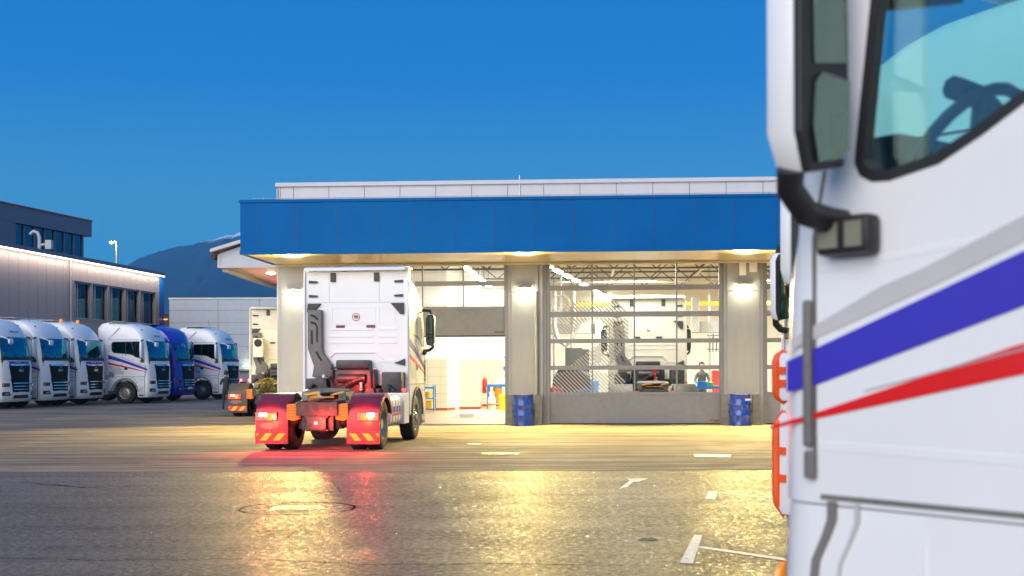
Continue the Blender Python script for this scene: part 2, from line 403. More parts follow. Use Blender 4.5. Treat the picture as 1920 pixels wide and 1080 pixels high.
# ---------------------------------------------------------------- pixel helpers (planning the layout)
def unroll(px, py): return px - ROLL*(py-HOR), py + ROLL*(px-960)
def at(px, d, py=None):
    """point seen at column px at distance d; on the ground unless py given"""
    x, y = unroll(px, py if py is not None else 760)
    return Vector(((x-960)/F*d, d, 0 if py is None else CAMH+(HOR-y)/F*d))
TH = R(3.5); D0 = 37.0
UD = Vector((cos(TH), -sin(TH), 0)); VD = Vector((sin(TH), cos(TH), 0)); OB = Vector((0, D0, 0))
def W(u, v, z=0): return OB + UD*u + VD*v + Vector((0,0,z))
def bt(px, v):
    rx = (px-960)/F
    return (v+D0*cos(TH))/(rx*sin(TH)+cos(TH)), rx
def bu(px, v=0, py=640):
    px, _ = unroll(px, py); t, rx = bt(px, v)
    return rx*t*cos(TH) - (t-D0)*sin(TH)
def bz(py, px=960, v=0):
    px, py = unroll(px, py); t, rx = bt(px, v)
    return CAMH + (HOR-py)/F*t

# ================================================================ GROUND
g = MB(); g.face([(-6000,-300,0),(6000,-300,0),(6000,9000,0),(-6000,9000,0)])
tag(g.build('ground', 'asph_far'), kind='structure')
SEAM = CAMH*F/(883-HOR)
g = MB(); g.face([(-80,-40,.004),(80,-40,.004),(80,SEAM-.30,.004),(-80,SEAM+.12,.004)])
tag(g.build('parking_pavement', 'asph_near'), kind='structure')
g = MB()
for i in range(160):
    x0 = -80+i; y = SEAM+.12-.42*(x0+80)/160
    w = .010+.012*random.random()
    g.face([(x0,y-w,.006),(x0+1,y-w-.003,.006),(x0+1,y+w-.003,.006),(x0,y+w,.006)])
tag(g.build('pavement_joint', 'dgrey'), kind='structure')
def gp(px, py):
    x, y = unroll(px, py); d = CAMH*F/(y-HOR); return Vector(((x-960)/F*d, d, 0))
# parking bay lines
def strip(pts, z=.008, name='bay_marking', m='mark', label=None):
    b = MB(); b.face([(p.x,p.y,z) for p in pts]); return b
b = MB()
for quad in (((1302,1004),(1317,1005),(1299,1059),(1274,1057)), ((1328,922),(1347,922),(1341,938),(1323,937))):
    b.face([(p.x,p.y,.009) for p in [gp(*q) for q in quad]])
def bayline(px, py, L, w=.10):
    p = gp(px, py); d = Vector((.62,-.785,0)); n = Vector((.785,.62,0))*w/2
    b.face([(q.x,q.y,.009) for q in (p-n, p+n, p+d*L+n, p+d*L-n)])
bayline(1311,1027,5.0); bayline(1343,924,5.5)
tag(b.build('bay_markings', 'mark'), kind='structure')
b = MB()
for quad in (((1300,852),(1371,853),(1369,858),(1302,857)), ((1160,918),(1176,914),(1190,903),(1181,902)), ((1181,902),(1176,899),(1215,898),(1196,905)),
             ((875,832),(904,832),(900,834),(878,834))):
    b.face([(p.x,p.y,.009) for p in [gp(*q) for q in quad]])
tag(b.build('arrow_marking', 'mark'), kind='structure')
def crack(pts, name='asphalt_crack', w=.007):
    b = MB(); P = [gp(*p) for p in pts]; out = []
    for a,c in zip(P,P[1:]):
        n = max(2,int((c-a).length/.12))
        for i in range(n): out.append(a.lerp(c,i/n)+Vector((random.uniform(-.015,.015),random.uniform(-.03,.03),0)))
    for a,c in zip(out,out[1:]):
        ww = w*random.uniform(.4,1.8); b.face([(a.x,a.y-ww,.0075),(c.x,c.y-ww,.0075),(c.x,c.y+ww,.0075),(a.x,a.y+ww,.0075)])
    return tag(b.build(name, 'crack'), kind='structure')
crack([(-50,1047),(200,1052),(460,1050),(700,1060),(960,1058),(1200,1064)])
crack([(40,905),(160,915),(270,912)], w=.02)
crack([(560,880),(620,900),(640,925)], w=.015)
def manhole(px, py, r, ring=None, name='manhole_cover', label='', z=.006):
    p = gp(px, py); o = empty(name, (p.x,p.y,z), 0, label, 'manhole cover')
    m = MB(); m.lathe([(0,.006),(r*.9,.006),(r*.92,.001),(r,.002),(r,-.004)], seg=40)
    for k in range(-5,6):
        if abs(k*.05) < r*.8:
            h = math.sqrt((r*.8)**2-(k*.05)**2); m.box(-h,h,k*.05-.008,k*.05+.008,.006,.011)
    m.build('cover', 'iron', o)
    if ring:
        q = MB(); pts = [(ring*cos(a)*(1+.02*random.uniform(-1,1)), ring*sin(a)*(1+.02*random.uniform(-1,1)), .002) for a in [2*pi*i/60 for i in range(60)]]
        for i in range(60):
            a, c = Vector(pts[i]), Vector(pts[(i+1)%60]); w1 = 1+random.uniform(.012,.06)
            q.face([a, c, (c.x*w1,c.y*w1,.002), (a.x*w1,a.y*w1,.002)])
        q.build('patch_joint', 'crack', o)
    return o
manhole(557, 954, .31, .655, label='round cast iron manhole cover inside a cracked circular patch in front')
manhole(938, 851, .36, label='round pale manhole cover on the lit yard in front of the bays')
manhole(1215, 1012, .11, label='small rusty round valve cap in the asphalt near the parking lines')
# twigs and specks
# ================================================================ TRUCK
PROF = [ # z, front f, corner start c, front half width w, rear half width wr
 (1.26,1.375,1.04,1.225,1.225),(1.60,1.37,1.04,1.225,1.225),(1.88,1.355,1.03,1.225,1.225),(2.02,1.30,1.02,1.225,1.225),(2.30,1.26,1.00,1.225,1.225),(2.65,1.19,.93,1.222,1.225),
 (2.98,1.11,.83,1.215,1.222),(3.10,1.07,.76,1.205,1.22),(3.25,1.01,.66,1.185,1.22),(3.40,.92,.52,1.155,1.22),(3.55,.80,.36,1.12,1.215),(3.66,.64,.16,1.08,1.21),(3.74,.44,-.06,1.035,1.20),(3.79,.14,-.36,.98,1.18)]
def prof(z):
    if z <= PROF[0][0]: return PROF[0][1:]
    for a,b in zip(PROF, PROF[1:]):
        if z <= b[0]:
            t = (z-a[0])/(b[0]-a[0]); return tuple(a[i]+(b[i]-a[i])*t for i in range(1,5))
    return PROF[-1][1:]
BUMP = [(.30,1.27,.98,1.19),(.40,1.36,1.02,1.225),(.62,1.41,1.03,1.235),(.95,1.40,1.03,1.235),(1.15,1.38,1.03,1.232),(1.255,1.365,1.03,1.225)]
NS = 2.3
def fy(x, z):
    if z < 1.26:
        f,c,w = BUMP[0][1:]
        for a,b in zip(BUMP, BUMP[1:]):
            if z <= b[0]:
                t = max(0,(z-a[0])/(b[0]-a[0])); f,c,w = (a[i]+(b[i]-a[i])*t for i in (1,2,3)); break
    else: f,c,w,_ = prof(z)
    k = max(0, 1-(abs(x)/w)**NS); return c+(f-c)*k**(1/NS)
def section(z, f, c, w, wr, yb, inset=0, n=14):
    w -= inset; wr -= inset; f -= inset; c -= inset*.3; yb += inset
    pts = [(-wr,yb,z),(-w*.5-wr*.5,(yb+c)/2,z)]
    for i in range(n+1):
        t = pi/2*i/n
        pts.append((-w*cos(t)**(2/NS), c+(f-c)*sin(t)**(2/NS), z))
    R_ = [(-x,y,zz) for x,y,zz in pts[:-1]][::-1]
    return pts+R_
def loftbm(secs):
    b = MB(); V = [[b.bm.verts.new(p) for p in s] for s in secs]
    n = len(V[0])
    for a,c in zip(V, V[1:]):
        for k in range(n): b.bm.faces.new((a[k],a[(k+1)%n],c[(k+1)%n],c[k]))
    b.bm.faces.new(V[0][::-1]); b.bm.faces.new(V[-1])
    return b
def boolean(base, cutters):
    for i,c in enumerate(cutters):
        md = base.modifiers.new('b%d'%i,'BOOLEAN'); md.operation = 'DIFFERENCE'; md.object = c; md.solver = 'EXACT'
    bpy.context.view_layer.update()
    dg = bpy.context.evaluated_depsgraph_get()
    me = bpy.data.meshes.new_from_object(base.evaluated_get(dg))
    base.modifiers.clear(); base.data = me
    for c in cutters: bpy.data.objects.remove(c)
    me.polygons.foreach_set('use_smooth', [True]*len(me.polygons)); me.set_sharp_from_angle(angle=R(32))
    return base
WIN = [(.862,2.25),(.866,2.215),(.852,2.185),(.82,2.168),(.77,2.164),(.62,2.19),(.50,2.245),(.38,2.31),(.20,2.355),(-.35,2.40),(-.56,2.42),(-.66,2.50),(-.68,2.62),(-.68,2.84),(-.60,2.93),(.70,2.94),(.78,2.90)]
def shrinkpoly(p, d):
    cx = sum(a for a,_ in p)/len(p); cz = sum(b for _,b in p)/len(p)
    out = []
    n = len(p)
    for i in range(n):
        a, b, c = Vector(p[i-1]), Vector(p[i]), Vector(p[(i+1)%n])
        e1 = (b-a).normalized(); e2 = (c-b).normalized()
        nn = (Vector((-e1.y,e1.x))+Vector((-e2.y,e2.x))); nn = nn.normalized() if nn.length>1e-6 else Vector((-e1.y,e1.x))
        if nn.dot(Vector((cx,cz))-b) < 0: nn = -nn
        out.append(tuple(b+nn*d))
    return out
YB = -.86
def patch(xl, xr, z0, z1, off=.006, th=.012, nx=14, nz=4, name='panel', m='black', parent=None, xl1=None, xr1=None):
    """panel hugging the curved cab front between z0 and z1; xl..xr at the bottom, xl1..xr1 at the top"""
    xl1 = xl if xl1 is None else xl1; xr1 = xr if xr1 is None else xr1
    b = MB(); fr = []; bk = []
    for j in range(nz+1):
        t = j/nz; z = z0+(z1-z0)*t; a = xl+(xl1-xl)*t; c = xr+(xr1-xr)*t
        xs = [a+(c-a)*i/nx for i in range(nx+1)]
        fr.append([(x, fy(x,z)+off, z) for x in xs]); bk.append([(x, fy(x,z)+off-th, z) for x in xs])
    b.grid(fr); b.grid([r[::-1] for r in bk])
    for A,B in ((fr[0],bk[0]),(bk[-1],fr[-1])): b.grid([A,B])
    L = [r[0] for r in fr]; LB = [r[0] for r in bk]; Rr = [r[-1] for r in fr]; RB = [r[-1] for r in bk]
    b.grid([L,LB]); b.grid([Rr,RB])
    bmesh.ops.remove_doubles(b.bm, verts=b.bm.verts, dist=1e-5)
    return b.build(name, m, parent, smooth=True)
def wheel(parent, y, side, dual=False):
    s = side
    t = MB(); r = .515
    xo = 1.20*s; w = .30*s
    def tyre(x0, wd):
        t.lathe([(.30,x0),(.34,x0+.0*wd),(.46,x0-.02*wd),(.50,x0+.06*wd),(r,x0+.14*wd),(r,x0+.86*wd),(.50,x0+.94*wd),(.46,x0+1.02*wd),(.34,x0+wd),(.30,x0+wd)], (0,y,r), 'x', 40)
        for k in range(4):
            xx = x0+wd*(.22+.17*k)
    tyre(xo, -w)
    if dual: tyre(xo-.34*s, -w)
    o = t.build('wheel', 'rubber', parent, smooth=True)
    h = MB()
    if dual:
        h.lathe([(.305,xo-.01*s),(.285,xo-.015*s),(.27,xo-.05*s),(.24,xo-.15*s),(.17,xo-.17*s),(.13,xo-.17*s),(.12,xo-.07*s),(.10,xo-.03*s),(0,xo-.03*s)], (0,y,r), 'x', 32)
    else:
        h.lathe([(.305,xo-.01*s),(.285,xo-.015*s),(.27,xo-.06*s),(.235,xo-.09*s),(.20,xo-.035*s),(.14,xo-.02*s),(.13,xo-.02*s),(.10,xo+.0*s),(.09,xo+.03*s),(0,xo+.035*s)], (0,y,r), 'x', 32)
    for k in range(10):
        a = 2*pi*k/10; yy, zz = y+.165*cos(a), r+.165*sin(a); x1 = xo-.17*s if dual else xo-.03*s
        h.tube([(x1-.02*s,yy,zz),(x1+.035*s,yy,zz)], .017, 6)
    h.build('rim', 'rim', o, smooth=True)
    hh = MB()
    for k in range(10):
        a = 2*pi*(k+.5)/10; yy, zz = y+.225*cos(a), r+.225*sin(a); x1 = xo-.145*s if dual else xo-.068*s
        hh.tube([(x1-.01*s,yy,zz),(x1+.012*s,yy,zz)], .026, 8)
    hh.build('rim_hole', 'black', o)
    return o
def side_decal(parent, poly, m, side, name='stripe', x=1.2255, th=.003):
    b = MB(); s = side
    b.prism(poly, (x)*s, (x+th)*s, 'x'); return b.build(name, m, parent)
def build_cab(root, paint='white', stripes=True, front=True, interior=True):
    secs = [section(z,f,c,w,wr,YB) for z,f,c,w,wr in PROF]
    # rounded roof cap
    for k,(dz,ins) in enumerate(((.03,.05),(.05,.12),(.06,.22))):
        z,f,c,w,wr = PROF[-1]; secs.append(section(z+dz,f-ins*1.4,c-ins*.6,w-ins,wr-ins,YB+(.0 if k<1 else ins*.3)))
    cab = loftbm(secs).build('cab_shell', paint, root)
    isecs = [section(z,f,c,w,wr,YB,.05) for z,f,c,w,wr in PROF if z < 3.7]
    isecs[0] = [(x,y,1.34) for x,y,_ in isecs[0]]
    inner = loftbm(isecs).build('cut', None)
    w1 = MB(); w1.prism(WIN, -2, 2, 'x'); w1 = w1.build('cut', None)
    w2 = MB(); w2.prism([(-1.12,2.06),(1.12,2.06),(1.06,2.99),(-1.06,2.99)], .95, 2.0, 'y'); w2 = w2.build('cut', None)
    w3 = MB(); w3.prism([(-.62,1.2),(.72,1.2),(.62,1.68),(.44,1.90),(-.34,1.90),(-.50,1.68)], YB-.2, -.35, 'y'); w3 = w3.build('cut', None)
    w4 = MB(); w4.prism([(.76,1.2),(1.3,1.2),(1.3,1.52),(.80,1.62)], YB-.2, -.55, 'y'); w4 = w4.build('cut', None)
    boolean(cab, [inner, w1, w2, w3, w4])
    for s in (-1,1):
        b = MB(); b.prism(shrinkpoly(WIN,-.004), 1.195*s, 1.205*s, 'x'); b.build('side_window', 'cabglass', root)
        fr = MB(); o = shrinkpoly(WIN,-.014); i = shrinkpoly(WIN,.016); n = len(o)
        for k in range(n):
            k2 = (k+1)%n
            fr.prism([o[k],o[k2],i[k2],i[k]], 1.19*s, 1.2285*s, 'x')
        fr.box(min(1.19*s,1.2295*s),max(1.19*s,1.2295*s),.02,.06,2.30,2.94)
        fr.build('window_seal', 'black', root)
        # door seams
        d = MB()
        def seam(y0,z0,y1,z1,wd=.010):
            a = Vector((y0,z0)); c = Vector((y1,z1)); t = (c-a).normalized(); nn = Vector((-t.y,t.x))*wd/2
            d.prism([tuple(a-nn),tuple(c-nn),tuple(c+nn),tuple(a+nn)], 1.222*s, 1.2275*s, 'x')
        seam(-.10,1.28,-.10,2.37); seam(1.02,1.40,1.02,2.02,.014); seam(1.02,2.02,.92,2.5); seam(-.86,1.28,1.0,1.28,.015); seam(-.86,3.03,.80,3.03,.014)
        seam(-.10,1.62,-.8,1.62,.004)
        d.build('door_seam', 'duct', root)
        cb = MB(); cb.prism([(1.01,1.912),(.40,1.965),(-.09,2.0),(-.09,2.03),(.40,1.990),(1.01,1.935)], 1.215*s, 1.2262*s, 'x'); cb.prism([(1.01,1.44),(-.09,1.42),(-.09,1.39),(1.01,1.41)], 1.215*s, 1.2262*s, 'x'); cb.build('body_crease', paint, root, bevel=.004, split=True)
        h = MB(); h.box(min(1.2225*s,1.232*s),max(1.2225*s,1.232*s),-.03,.14,1.60,1.72); h.build('door_handle', 'black', root, bevel=.006)
        h = MB(); h.box(min(1.225*s,1.247*s),max(1.225*s,1.247*s),1.022,1.050,1.42,1.84); h.box(min(1.225*s,1.25*s),max(1.225*s,1.25*s),1.01,1.045,1.33,1.41)
        h.build('door_hinge', 'duct', root, bevel=.01)
        if stripes:
            B1 = [(1.12,1.665),(1.02,1.70),(.40,1.925),(-.10,2.09),(-.45,2.20),(-.855,2.33)]; B2 = [(-.855,2.13),(-.45,2.04),(-.10,1.955),(.40,1.79),(1.02,1.595),(1.12,1.575)]
            side_decal(root, B1+B2, 'navy', s, 'blue_stripe')
            R1 = [(1.18,1.475),(1.02,1.517),(.40,1.70),(-.10,1.81),(-.45,1.88),(-.855,1.97)]; R2 = [(-.855,1.86),(-.45,1.785),(-.10,1.725),(.40,1.625),(1.02,1.500),(1.18,1.465)]
            side_decal(root, R1+R2, 'red', s, 'red_stripe')
            side_decal(root, [(1.10,1.73),(.80,1.865),(.66,1.91),(.25,2.07),(-.3,2.27),(-.3,2.25),(.2,2.025),(.62,1.865),(.75,1.82),(1.10,1.70)], 'gfilm', s, 'grey_stripe')
            side_decal(root, [(.85,1.685-.10),(.30,1.775-.10+.04),(-.3,1.90-.03),(-.3,1.885-.03),(.30,1.765-.10+.04),(.85,1.68-.10)], 'gfilm', s, 'grey_stripe')
            side_decal(root, [(-.20,1.70),(-.85,1.80),(-.55,1.40),(-.05,1.40),(-.05,1.55),(-.18,1.55)], 'gfilm', s, 'grey_stripe')
            for k in range(3):
                side_decal(root, [(-.86,2.46+.12*k),(-.74,2.46+.12*k),(-.74,2.52+.12*k),(-.86,2.52+.12*k)], 'gfilm', s, 'grey_stripe')
            side_decal(root, [(-.85,3.05),(-.83,3.05),(-.25,3.62),(-.28,3.62)], 'navy', s, 'roof_line', x=1.208, th=.018)['tagname'] = 'low'
        # mirrors: housing, two glasses, arm
        mm = MB(); X0, X1 = 1.28, 1.50
        a, c = (X0*s, X1*s)
        mm.prism([(a+.02*s,2.19),(c-.05*s,2.16),(c,2.27),(c,2.85),(c-.05*s,2.93),(a+.05*s,2.93),(a+.01*s,2.84),(a,2.30)], .87, .97, 'y')
        mo = mm.build('door_mirror', paint, root, bevel=.03, smooth=True)
        mk = MB(); mk.prism([(a+.03*s,2.19),(c-.045*s,2.165),(c-.01*s,2.27),(c-.01*s,2.84),(c-.05*s,2.91),(a+.05*s,2.91),(a+.015*s,2.83),(a+.008*s,2.30)], .85, .88, 'y'); mk.build('mirror_bezel', 'black', mo, bevel=.008)
        mg = MB(); mg.prism([(a+.03*s,2.47),(c-.055*s,2.45),(c-.045*s,2.88),(a+.045*s,2.88)], .842, .848, 'y'); mg.build('mirror_glass', 'mirror', mo)
        mg = MB(); mg.prism([(a+.025*s,2.24),(a+.05*s,2.21),(c-.065*s,2.19),(c-.045*s,2.28),(c-.055*s,2.40),(c-.08*s,2.43),(a+.02*s,2.42)], .838, .847, 'y'); mg.build('mirror_glass', 'mirror', mo)
        ar = MB(); ar.tube([(1.45*s,.92,2.18),(1.43*s,.94,2.13),(1.36*s,.94,2.07),(1.28*s,.93,2.055),(1.21*s,.92,2.05)], .038, 10)
        ar.build('mirror_arm', 'black', mo, smooth=True)
        ar = MB(); ar.tube([(1.42*s,.92,2.90),(1.38*s,.94,3.0),(1.18*s,.90,3.02)], .035, 10); ar.build('mirror_arm', 'black', mo, smooth=True)
        gb = MB(); gb.box(min(1.226*s,1.29*s),max(1.226*s,1.29*s),.79,.97,1.955,2.065); gb.build('arm_bracket', 'black', mo, bevel=.022, smooth=True)
        gl = MB(); gl.box(min(1.2905*s,1.294*s),max(1.2905*s,1.294*s),.81,.865,1.975,2.045); gl.box(min(1.2905*s,1.294*s),max(1.2905*s,1.294*s),.89,.955,1.975,2.045); gl.build('bracket_lens', 'olive', mo, split=True)
    # windscreen
    wsc = patch(-1.13,1.13,2.05,3.0,-.012,.008,20,8,'windscreen','wind',root,-1.07,1.07)
    if front:
        patch(-1.13,1.13,2.02,2.15,.004,.02,20,2,'cowl','black',root,-1.12,1.12)
        wp = MB()
        for x0 in (-.85,-.2,.45):
            wp.tube([(x,fy(x,2.14+.16*t)+.03,2.10+.10*t) for t,x in [(i/5, x0+.55*i/5) for i in range(6)]], .012, 5)
        wp.build('wiper', 'black', root, split=True)
        st = patch(-.74,.74,1.875,1.985,.004,.012,12,2,'name_strip','navy',root,-.78,.78); st['tagname'] = 'strip'
        text('PITSKUM', .11, 'gfilm', st, (.18,fy(.2,1.93)+.010,1.93), (R(90),0,R(180)), bold=.002)
        patch(-.68,.68,1.27,1.86,.008,.02,12,3,'grille_panel','grille',root,-.80,.80)
        patch(-.70,.70,1.80,1.86,.022,.02,12,1,'chrome_bar','chrome',root,-.72,.72)
        lg = MB(); lg.lathe([(.055,0),(.055,.012),(.042,.014),(.040,.004)], (0,fy(0,1.76)+.016,1.76), 'y', 20); lg.tube([(-.05,fy(0,1.76)+.03,1.745),(-.01,fy(0,1.76)+.035,1.775),(.05,fy(0,1.76)+.03,1.77)], .009, 5); lg.build('emblem', 'chrome', root)
        text('MAN', .16, 'chrome', root, (0,fy(0,1.60)+.012,1.60), (R(90),0,R(180)), bold=.004)
        patch(-.62,.62,.70,1.27,.008,.03,12,3,'lower_grille','grille',root,-.70,.70)
        for z in (.80,.93,1.06): patch(-.58,.58,z,z+.028,.022,.012,12,1,'chrome_bar','chrome',root)
        for s in (-1,1):
            hl = patch(s*.80,s*1.13,.93,1.08,.006,.012,6,2,'headlight','black',root,s*.76,s*1.13)
            for xx in (.88,.98,1.07):
                q = MB(); q.lathe([(0,0),(.045,.004),(.05,.012)], (s*xx,fy(xx,1.0)+.004,1.005), 'y', 12); q.build('lens', 'chrome' if xx<1.0 else 'amber', hl, smooth=True)
            patch(s*.74,s*1.14,.56,.72,.006,.012,6,2,'fog_lamp_recess','black',root,s*.82,s*1.14)
            q = patch(s*.86,s*1.02,.60,.66,.012,.008,4,1,'fog_lamp','chrome',root)
        patch(-.60,.60,.44,.58,.006,.012,12,2,'air_intake','black',root,-.52,.52)
        pl = patch(-.26,.26,.60,.71,.014,.010,4,1,'number_plate','paper',root)
        sg = text('TIRME TRANS', .105, 'navy', root, (.0,fy(0,3.22)+.012,3.22), (R(65),0,R(180)), bold=.001); sg['tagname'] = 'roofsign'
        # front mirror on the passenger side (white paddle)
        fm = MB(); fm.prism([(1.02,2.72),(.92,2.67),(.72,2.70),(.70,2.86),(.78,2.92),(1.0,2.90)], 1.40, 1.47, 'y')
        fmo = fm.build('front_mirror', paint, root, bevel=.02, smooth=True)
        a = MB(); a.tube([(.95,1.43,2.83),(1.08,1.36,2.93),(1.17,1.12,3.0)], .028, 8); a.build('mirror_arm', paint, fmo, smooth=True)
        an = MB(); an.tube([(.75,.35,3.70),(.75,.30,3.95),(.75,.22,4.22)], .008, 5); an.build('antenna', 'black', root)['tagname'] = 'low'
        mk = MB(); 
        for s in (-1,1): mk.box(s*.9-.04,s*.9+.04,fy(.9,3.5)-.02,fy(.9,3.5)+.02,3.49,3.53)
        mk.build('roof_marker_lamp', 'dgrey', root, split=True)
    # bumper / lower body
    bs = [section(z,f,c,w,w,.66) for z,f,c,w in BUMP]
    bp = loftbm(bs).build('bumper', paint, root, smooth=True)
    for s in (-1,1):
        arch = [(.66,.34),(.66,1.255),(-.86,1.255),(-.86,.60),(-.66,.60)]+[(.63*cos(a), .52+.63*sin(a)) for a in [pi-.13-(pi-.36)*i/14 for i in range(15)]]
        b = MB(); b.prism(arch, .98*s, 1.226*s, 'x'); b.build('wheel_arch_panel', paint, root)
        b = MB(); b.sheet([(.66*cos(a), .52+.66*sin(a)) for a in [pi*.02+(pi*.96)*i/16 for i in range(17)]], -.04, 'x', min(.9*s,1.262*s), max(.9*s,1.262*s)); b.build('arch_trim', 'duct', root)
        b = MB()
        for z in (.44,.80,1.12): b.box(min(1.2345*s,1.2375*s),max(1.2345*s,1.2375*s),.68,.98,z,z+.010)
        b.box(min(1.2345*s,1.2375*s),max(1.2345*s,1.2375*s),.99,1.01,.34,1.32)
        b.box(min(1.2345*s,1.2375*s),max(1.2345*s,1.2375*s),.70,.95,.36,.42)
        b.build('step_seam', 'dgrey', root)['tagname'] = 'low'
        b = MB(); b.box(min(1.2375*s,1.240*s),max(1.2375*s,1.240*s),.72,.94,.50,.76); b.build('entry_step', 'gfilm', root)['tagname'] = 'low'
        if stripes:
            b = MB()
            for k in range(6):
                for j in range(2):
                    y0 = .30-.0*k+.09*k*.8; z0 = 1.27-.085*k-j*.0
                    b.prism([(y0-.18*j+.06,z0),(y0-.18*j+.16-.01*k,z0),(y0-.18*j+.18-.01*k,z0-.05),(y0-.18*j+.08,z0-.05)], 1.2265*s, 1.230*s, 'x')
            b.build('checker_film', 'gfilm', root)['tagname'] = 'low'
    if interior:
        b = MB(); b.prism([(.80,1.5),(.80,2.02),(.95,2.14),(1.20,2.14),(1.20,1.5)], -1.12, 1.12, 'x'); b.build('dashboard', 'dgrey', root, bevel=.02)
        b = MB(); c = Vector((-.60,.93,2.30)); ax = Vector((0,.80,.60)); e = Vector((1,0,0)); f2 = ax.cross(e)
        b.tube([c+e*.23*cos(a)+f2*.23*sin(a) for a in [2*pi*i/24 for i in range(24)]], .02, 8, closed=True)
        for a in (0,2.1,4.2): b.tube([c-ax*.03, c+e*.22*cos(a)+f2*.22*sin(a)], .022, 6)
        b.lathe([(0,.04),(.09,.03),(.10,0),(.07,-.05),(.06,-.25)], tuple(c), 'z', 16); b.box(-.82,-.34,1.02,1.12,2.08,2.36)
        b.build('steering_wheel', 'black', root, smooth=True)
        b = MB(); b.box(-.62,-.50,.90,.915,2.14,2.21); b.build('dash_display', 'screen', root)
        b = MB()
        for x in (-.62,.62):
            b.box(x-.26,x+.26,-.45,.10,1.75,1.92); b.prism([(-.46,1.80),(-.60,2.55),(-.50,2.56),(-.34,1.85)], x-.26, x+.26, 'x'); b.box(x-.15,x+.15,-.60,-.50,2.58,2.78)
        b.build('seat', 'seat', root, bevel=.03)
        b = MB(); b.prism([(-1.10,2.80),(-.72,2.78),(-.72,2.74),(-1.08,2.66)], .86, .90, 'y'); b.build('sun_visor', 'black', root)
        b = MB(); b.tube([(-.56,1.0,2.53),(-.42,1.0,2.52),(-.26,1.0,2.45),(-.20,1.03,2.2)], .04, 8); b.build('phone_mount', 'black', root, smooth=True)
def rib(b, x0, x1, z0, z1, y=YB, d=.012):
    b.prism([(x0,z0),(x1,z0),(x1-.02,z1),(x0+.02,z1)], y, y-d, 'y')
def build_rear(root, paint='white', lights=True, detail=True):
    """back wall fittings, chassis, axles"""
    b = MB()
    for z in (2.20,2.34,2.50): rib(b,-.62,.40,z,z+.055); rib(b,.52,.94,z,z+.055)
    rib(b,.52,.94,1.78,1.84)
    b.build('pressed_rib', paint, root, bevel=.006)
    b = MB(); y = YB
    def fr(x0,x1,z0,z1,w=.014,d=.008):
        b.box(x0,x1,y-d,y,z0,z0+w); b.box(x0,x1,y-d,y,z1-w,z1); b.box(x0,x0+w,y-d,y,z0+w,z1-w); b.box(x1-w,x1,y-d,y,z0+w,z1-w)
    fr(-.56,.44,2.66,3.02); fr(.52,.90,2.66,3.02)
    b.prism([(-.62,1.90),(-.50,2.02),(.46,2.02),(.62,1.86),(.60,1.84),(.44,1.99),(-.48,1.99),(-.60,1.88)], y, y-.03, 'y')
    b.build('pressed_frame', paint, root)
    b = MB(); b.box(-1.2,1.2,y-.004,y,3.125,3.137); b.box(-.62,-.612,y-.005,y,3.14,3.80); b.box(.53,.538,y-.005,y,3.14,3.80)
    b.build('back_wall_seam', 'gfilm', root)
    # roof spoiler frame
    b = MB()
    b.sheet([(YB-.16,3.83),(YB-.12,3.89),(-.80,3.925),(-.55,3.93),(-.1,3.90)], .02, 'x', -1.16, 1.16)
    for s in (-1,1):
        b.prism([(YB-.05,1.42),(YB-.05,3.72),(YB-.04,3.86),(YB+.05,3.90),(YB+.3,3.90),(YB+.3,3.70),(YB+.02,3.6),(YB+.02,1.42)], 1.16*s, 1.20*s, 'x')
    b.build('air_deflector', paint, root, bevel=.008, smooth=True)
    b = MB()
    for x in (-.52,.48): b.box(x-.06,x+.06,y-.045,y-.003,3.60,3.80)
    for z in (3.28,3.60):
        for s in (-1,1): b.prism([(1.08*s,z+.03),(1.08*s,z-.03),(.88*s,z-.025),(.88*s,z+.015)], y-.04, y-.005, 'y')
    b.prism([(1.10,3.11),(1.10,2.86),(1.02,2.86),(.80,3.11)], y-.06, y-.005, 'y')
    b.prism([(-1.10,3.11),(-1.12,2.92),(-1.02,2.86),(-.80,3.11)], y-.06, y-.005, 'y')
    b.prism([(1.12,1.86),(1.12,1.70),(.88,1.76)], y-.05, y-.005, 'y')
    b.build('bracket', 'dgrey', root, bevel=.006, split=True)
    for x in (-.46,.24):
        q = MB(); q.box(x,x+.20,y-.02,y-.003,2.56,2.62); q.build('reflector', 'guard', root, bevel=.008)
    q = MB(); q.lathe([(0,.002),(.075,.002),(.075,0)], (.0,y-.003,2.80), 'y', 28); q.build('speed_disc', 'paper', root)
    q = MB(); q.lathe([(.075,0),(.075,.003),(.092,.003),(.092,0)], (.0,y-.004,2.80), 'y', 28); q.build('speed_ring', 'red', root)
    for qo in kids(root):
        if qo.name.startswith('speed'): qo.location.y = -.004
    text('90', .098, 'black', root, (0,y-.012,2.80), (R(90),0,0), bold=.002)
    # intake snorkel
    b = MB(); b.prism([(-1.08,2.95),(-.76,2.97),(-.75,2.10),(-.72,1.98),(-.52,1.72),(-.55,1.45),(-.98,1.45),(-.94,1.70),(-1.02,1.92),(-1.08,2.10)], y-.17, y-.01, 'y')
    b.build('intake_snorkel', 'duct', root, bevel=.03, smooth=True)
    b = MB()
    for pts in ([(-1.0,2.84),(-.92,2.82),(-.84,2.74)], [(-1.0,2.68),(-.90,2.66),(-.86,2.58),(-.86,2.25)], [(-.98,2.50),(-.98,2.20)], [(-.88,2.02),(-.76,1.82)]):
        b.tube([(x,y-.17,z) for x,z in pts], .022, 6)
    b.build('snorkel_slot', 'black', root)
    # engine bay behind / under the cab
    b = MB(); b.box(-.52,.50,YB-.32,-.40,1.05,1.62); b.box(-.40,.36,YB-.30,-.45,1.62,1.83); b.box(-1.08,-.58,YB-.40,YB+.1,1.0,1.42); b.box(.66,1.12,YB-.42,YB+.1,1.02,1.56)
    b.box(-1.1,1.1,-.62,-.5,.62,1.30)
    b.build('engine_housing', 'chassis', root, bevel=.04, smooth=True)
    b = MB()
